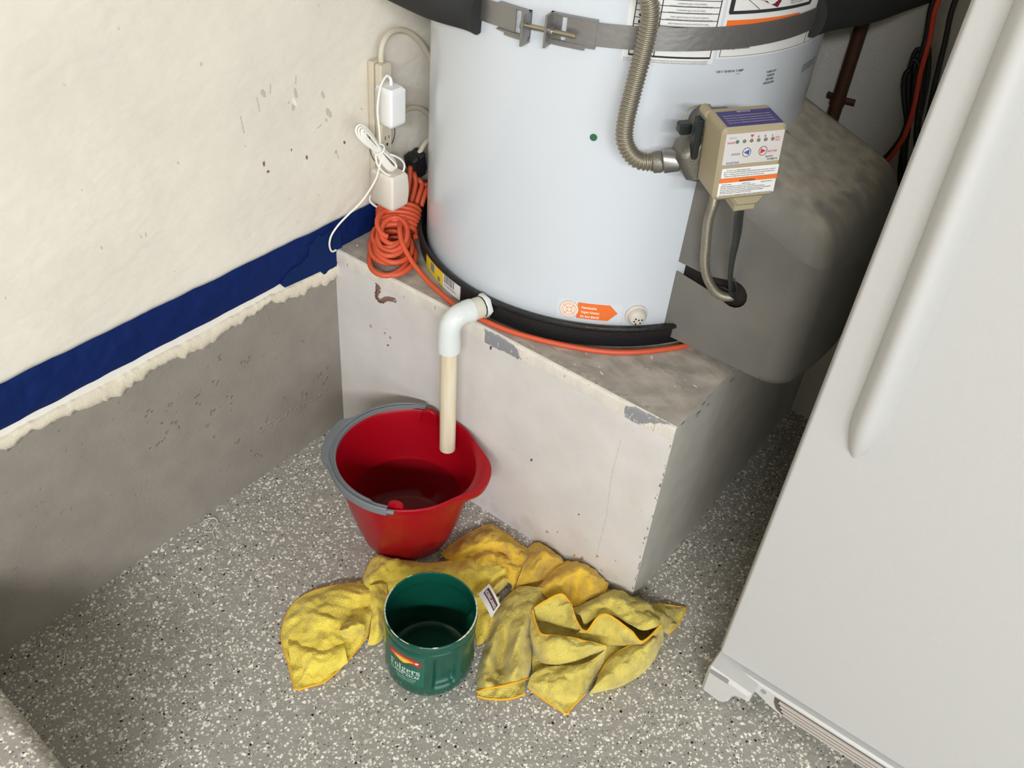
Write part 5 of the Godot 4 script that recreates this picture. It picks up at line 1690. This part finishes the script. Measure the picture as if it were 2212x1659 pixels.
	g.grid(band)
	commit("clamp", g, M.rust, t)

func adapter(g: Geo, lo: Vector3, hi: Vector3, bulge: float, bev: float) -> void:
	var rows := []
	for k in 15:
		var s := k / 14.0
		var y := lerpf(lo.y, hi.y, s)
		var end := minf(s, 1 - s) * (hi.y - lo.y)
		var inset := bev * (1.0 - sqrt(1.0 - pow(1.0 - minf(1.0, end / bev), 2))) if end < bev else 0.0
		var b := bulge * (sin(PI * s) - 1.0) * 0.6 - inset
		var row := PackedVector3Array()
		var x1 := hi.x + b
		var za := lo.z - b
		var zb := hi.z + b
		var rd := 0.004
		for q in [[x1, zb, 0.0], [x1, za, 3.0]]:
			for j in 5:
				var a := PI / 2 * j / 4.0
				if q[2] == 0.0: row.append(Vector3(x1 - rd + rd * sin(a), y, zb - rd + rd * cos(a)))
				else: row.append(Vector3(x1 - rd + rd * cos(a), y, za + rd - rd * sin(a)))
		row.append(Vector3(lo.x, y, za))
		row.append(Vector3(lo.x, y, zb))
		rows.append(row)
	for i in rows.size() - 1:
		pass
	g.grid(rows, true)
	for r in [rows[0], rows[-1]]:
		var c := Vector3.ZERO
		for p in r: c += p / r.size()
		var ring: PackedVector3Array = r.duplicate()
		if r == rows[0]: ring.reverse()
		g.fan(c, ring)

# ---------------------------------------------------------------- extension cords
func build_cords() -> void:
	var r := 0.0046
	var t := thing("extension_cord", Vector3(0.085, PH, -0.06), "orange extension cord, coiled on the platform corner and run along the pan", "cord")
	var g := Geo.new()
	var ax := Vector3(0.62, 0, 0.78).normalized()
	var ay := Vector3(ax.z, 0, -ax.x)
	var path := PackedVector3Array()
	var f := FastNoiseLite.new()
	f.seed = 3
	for k in 8 * 28 + 1:
		var turn := k / 28.0
		var a := TAU * turn
		var jit := 0.006 * f.get_noise_1d(turn * 60)
		var c := Vector3(0.094, 0, -0.046) + ax * (0.010 * sin(turn * 2.3) + 0.006 - turn * 0.0035) + ay * 0.006 * cos(turn * 1.9)
		var hl := 0.060 - turn * 0.0042 + jit
		var hw := 0.036 - turn * 0.0020 + jit
		path.append(c + ax * hl * cos(a) + ay * hw * sin(a) + Vector3(0, PH + r + 0.0054 * turn + 0.010 * (turn / 8.0) * -cos(a) + 0.004 * (1.0 + sin(turn * 5.1)), 0))
	g.tube(path, r, 9)
	commit("coil", g, M.orange, t)
	# turns wrapped round the waist of the hank
	g = Geo.new()
	path = PackedVector3Array()
	var wc := Vector3(0.060, PH + 0.034, -0.098)
	for k in 6 * 24 + 1:
		var turn := k / 24.0
		var a := TAU * turn
		var n2 := (ax + Vector3(0, -0.55, 0)).normalized()
		var u := n2.cross(ay).normalized()
		path.append(wc + n2 * (turn - 3.0) * 0.0086 + ay * (0.036 - 0.0006 * turn) * cos(a) + u * 0.026 * sin(a) + Vector3(0, 0.0, 0))
	for k in path.size(): path[k].y = maxf(path[k].y, PH + r)
	g.tube(path, r, 9)
	commit("wrap", g, M.orange, t)
	g = Geo.new()
	for k in 4:
		var o := Vector3(0.004 * k, 0, -0.012 * k)
		g.tube(smooth([Vector3(0.052, PH + 0.045, -0.118) + o, Vector3(0.047, PH + 0.065, -0.135) + o, Vector3(0.041, PH + 0.088 - 0.006 * k, -0.148) + o, Vector3(0.034, PH + 0.106 - 0.012 * k, -0.158) + o * 0.6, Vector3(0.024, PH + 0.092 - 0.012 * k, -0.170) + o * 0.6, Vector3(0.022, PH + 0.05, -0.165) + o * 0.5]), r, 9)
	commit("upper_loops", g, M.orange, t)
	g = Geo.new()
	g.tube(smooth(V([0.085, PH + 0.052, -0.078, 0.100, PH + 0.050, -0.060, 0.120, PH + 0.040, -0.045, 0.150, PH + 0.022, -0.036, 0.190, PH + 0.008, -0.028, 0.225, PH + 0.0046, -0.020, 0.262, PH + 0.0045, -0.0105, 0.290, PH + 0.0045, -0.009, 0.321, PH + 0.0045, -0.009, 0.378, PH + 0.0045, -0.0165, 0.442, PH + 0.0045, -0.038, 0.500, PH + 0.0045, -0.067, 0.540, PH + 0.0045, -0.099, 0.576, PH + 0.0045, -0.143, 0.60, PH + 0.0045, -0.184, 0.62, PH + 0.0045, -0.25, 0.628, PH + 0.0045, -0.34]), 10), 0.0043, 9)
	commit("run", g, M.orange, t)
	# cords hanging on the back wall beside the fridge
	g = Geo.new()
	g.tube(smooth(V([0.720, 1.05, -0.630, 0.704, 0.93, -0.625, 0.6875, 0.862, -0.60, 0.695, 0.805, -0.60, 0.6995, 0.755, -0.60, 0.708, 0.705, -0.60, 0.711, 0.657, -0.60, 0.703, 0.62, -0.60, 0.693, 0.592, -0.60, 0.672, 0.54, -0.60, 0.662, 0.46, -0.60, 0.655, 0.402, -0.60]), 8), 0.0040, 9)
	tag(commit("hanging_cord", g, mat(Color8(196, 64, 38), 0.5)), "orange-red cord hanging down the back wall beside the refrigerator", "cord")
	t = thing("black_cord", Vector3(0.72, 0.45, -0.61), "black cord bundled in long loops on the back wall beside the refrigerator", "cord")
	g = Geo.new()
	g.tube(smooth(V([0.700, 1.05, -0.640, 0.687, 0.93, -0.635, 0.677, 0.862, -0.615, 0.686, 0.800, -0.615, 0.690, 0.752, -0.615, 0.700, 0.70, -0.615, 0.705, 0.65, -0.612, 0.694, 0.61, -0.61, 0.680, 0.585, -0.61, 0.668, 0.54, -0.612]), 8), 0.0045, 9)
	g.tube(smooth(V([0.735, 1.05, -0.640, 0.722, 0.93, -0.635, 0.708, 0.868, -0.612, 0.716, 0.80, -0.612, 0.724, 0.74, -0.612, 0.732, 0.69, -0.612, 0.736, 0.64, -0.612, 0.742, 0.58, -0.612, 0.735, 0.555, -0.612, 0.716, 0.54, -0.612, 0.716, 0.50, -0.612, 0.730, 0.46, -0.612]), 8), 0.0043, 9)
	commit("strand", g, M.black, t)
	g = Geo.new()
	path = PackedVector3Array()
	for k in 3 * 30 + 1:
		var turn := k / 30.0
		var a := TAU * turn
		var c := Vector3(0.713, 0.672, -0.612)
		var h := 0.128 - 0.016 * turn
		var w := (0.020 + 0.004 * sin(turn * 3)) * sin(a * 1.0) * (0.3 + 0.7 * absf(cos(a)))
		path.append(c + Vector3(-0.030 * cos(a) + w, h * cos(a), 0.004 * (turn - 2)))
	g.tube(path, 0.0043, 8)
	commit("loops", g, M.black, t)

# ---------------------------------------------------------------- step, threads
func build_small() -> void:
	var g := Geo.new()
	var h := 0.245
	var prof := [[0.762, 0.0], [0.764, h - 0.030], [0.766, h - 0.016], [0.773, h - 0.005], [0.786, h], [1.5, h], [1.5, 0.0]]
	var rows := []
	for p in prof:
		var row := PackedVector3Array()
		for x in [0.006, 0.1, 0.2, 0.3, 0.42]: row.append(Vector3(x, p[1], p[0] + 0.09 * x * x))
		rows.append(row)
	g.grid([rows[0], rows[1], rows[2], rows[3], rows[4], rows[5]])
	g.grid([rows[5], rows[6]])
	var side := []
	for q in [0, 1]:
		var row := PackedVector3Array()
		for p in rows: row.append(Vector3(p[-1].x, p[-1].y if q == 0 else 0.0, p[-1].z))
		side.append(row)
	g.grid(side)
	var m: StandardMaterial3D = M.floor.duplicate()
	m.uv1_offset = Vector3(0.3, 0.1, 0.37)
	tag(commit("floor_step", g, m), "speckled floor step with rounded edge, beside the grey concrete in the lower left corner", "step")
	g = Geo.new()
	g.tube(smooth(V([0.013, 0.002, 0.346, 0.024, 0.006, 0.334, 0.036, 0.004, 0.335, 0.045, 0.003, 0.352, 0.060, 0.002, 0.360])), 0.0006, 5)
	g.tube(smooth(V([0.045, 0.002, 0.352, 0.038, 0.004, 0.362, 0.030, 0.002, 0.356])), 0.0005, 5)
	tag(commit("thread", g, M.cordwhite), "curled white thread on the speckled floor left of the red bucket", "thread")
	g = Geo.new()
	g.tube(smooth(V([0.064, 0.0015, 0.640, 0.078, 0.003, 0.650, 0.092, 0.0015, 0.663])), 0.0005, 5)
	tag(commit("thread", g, M.cordwhite), "short straight white thread on the floor in the lower left shade", "thread")
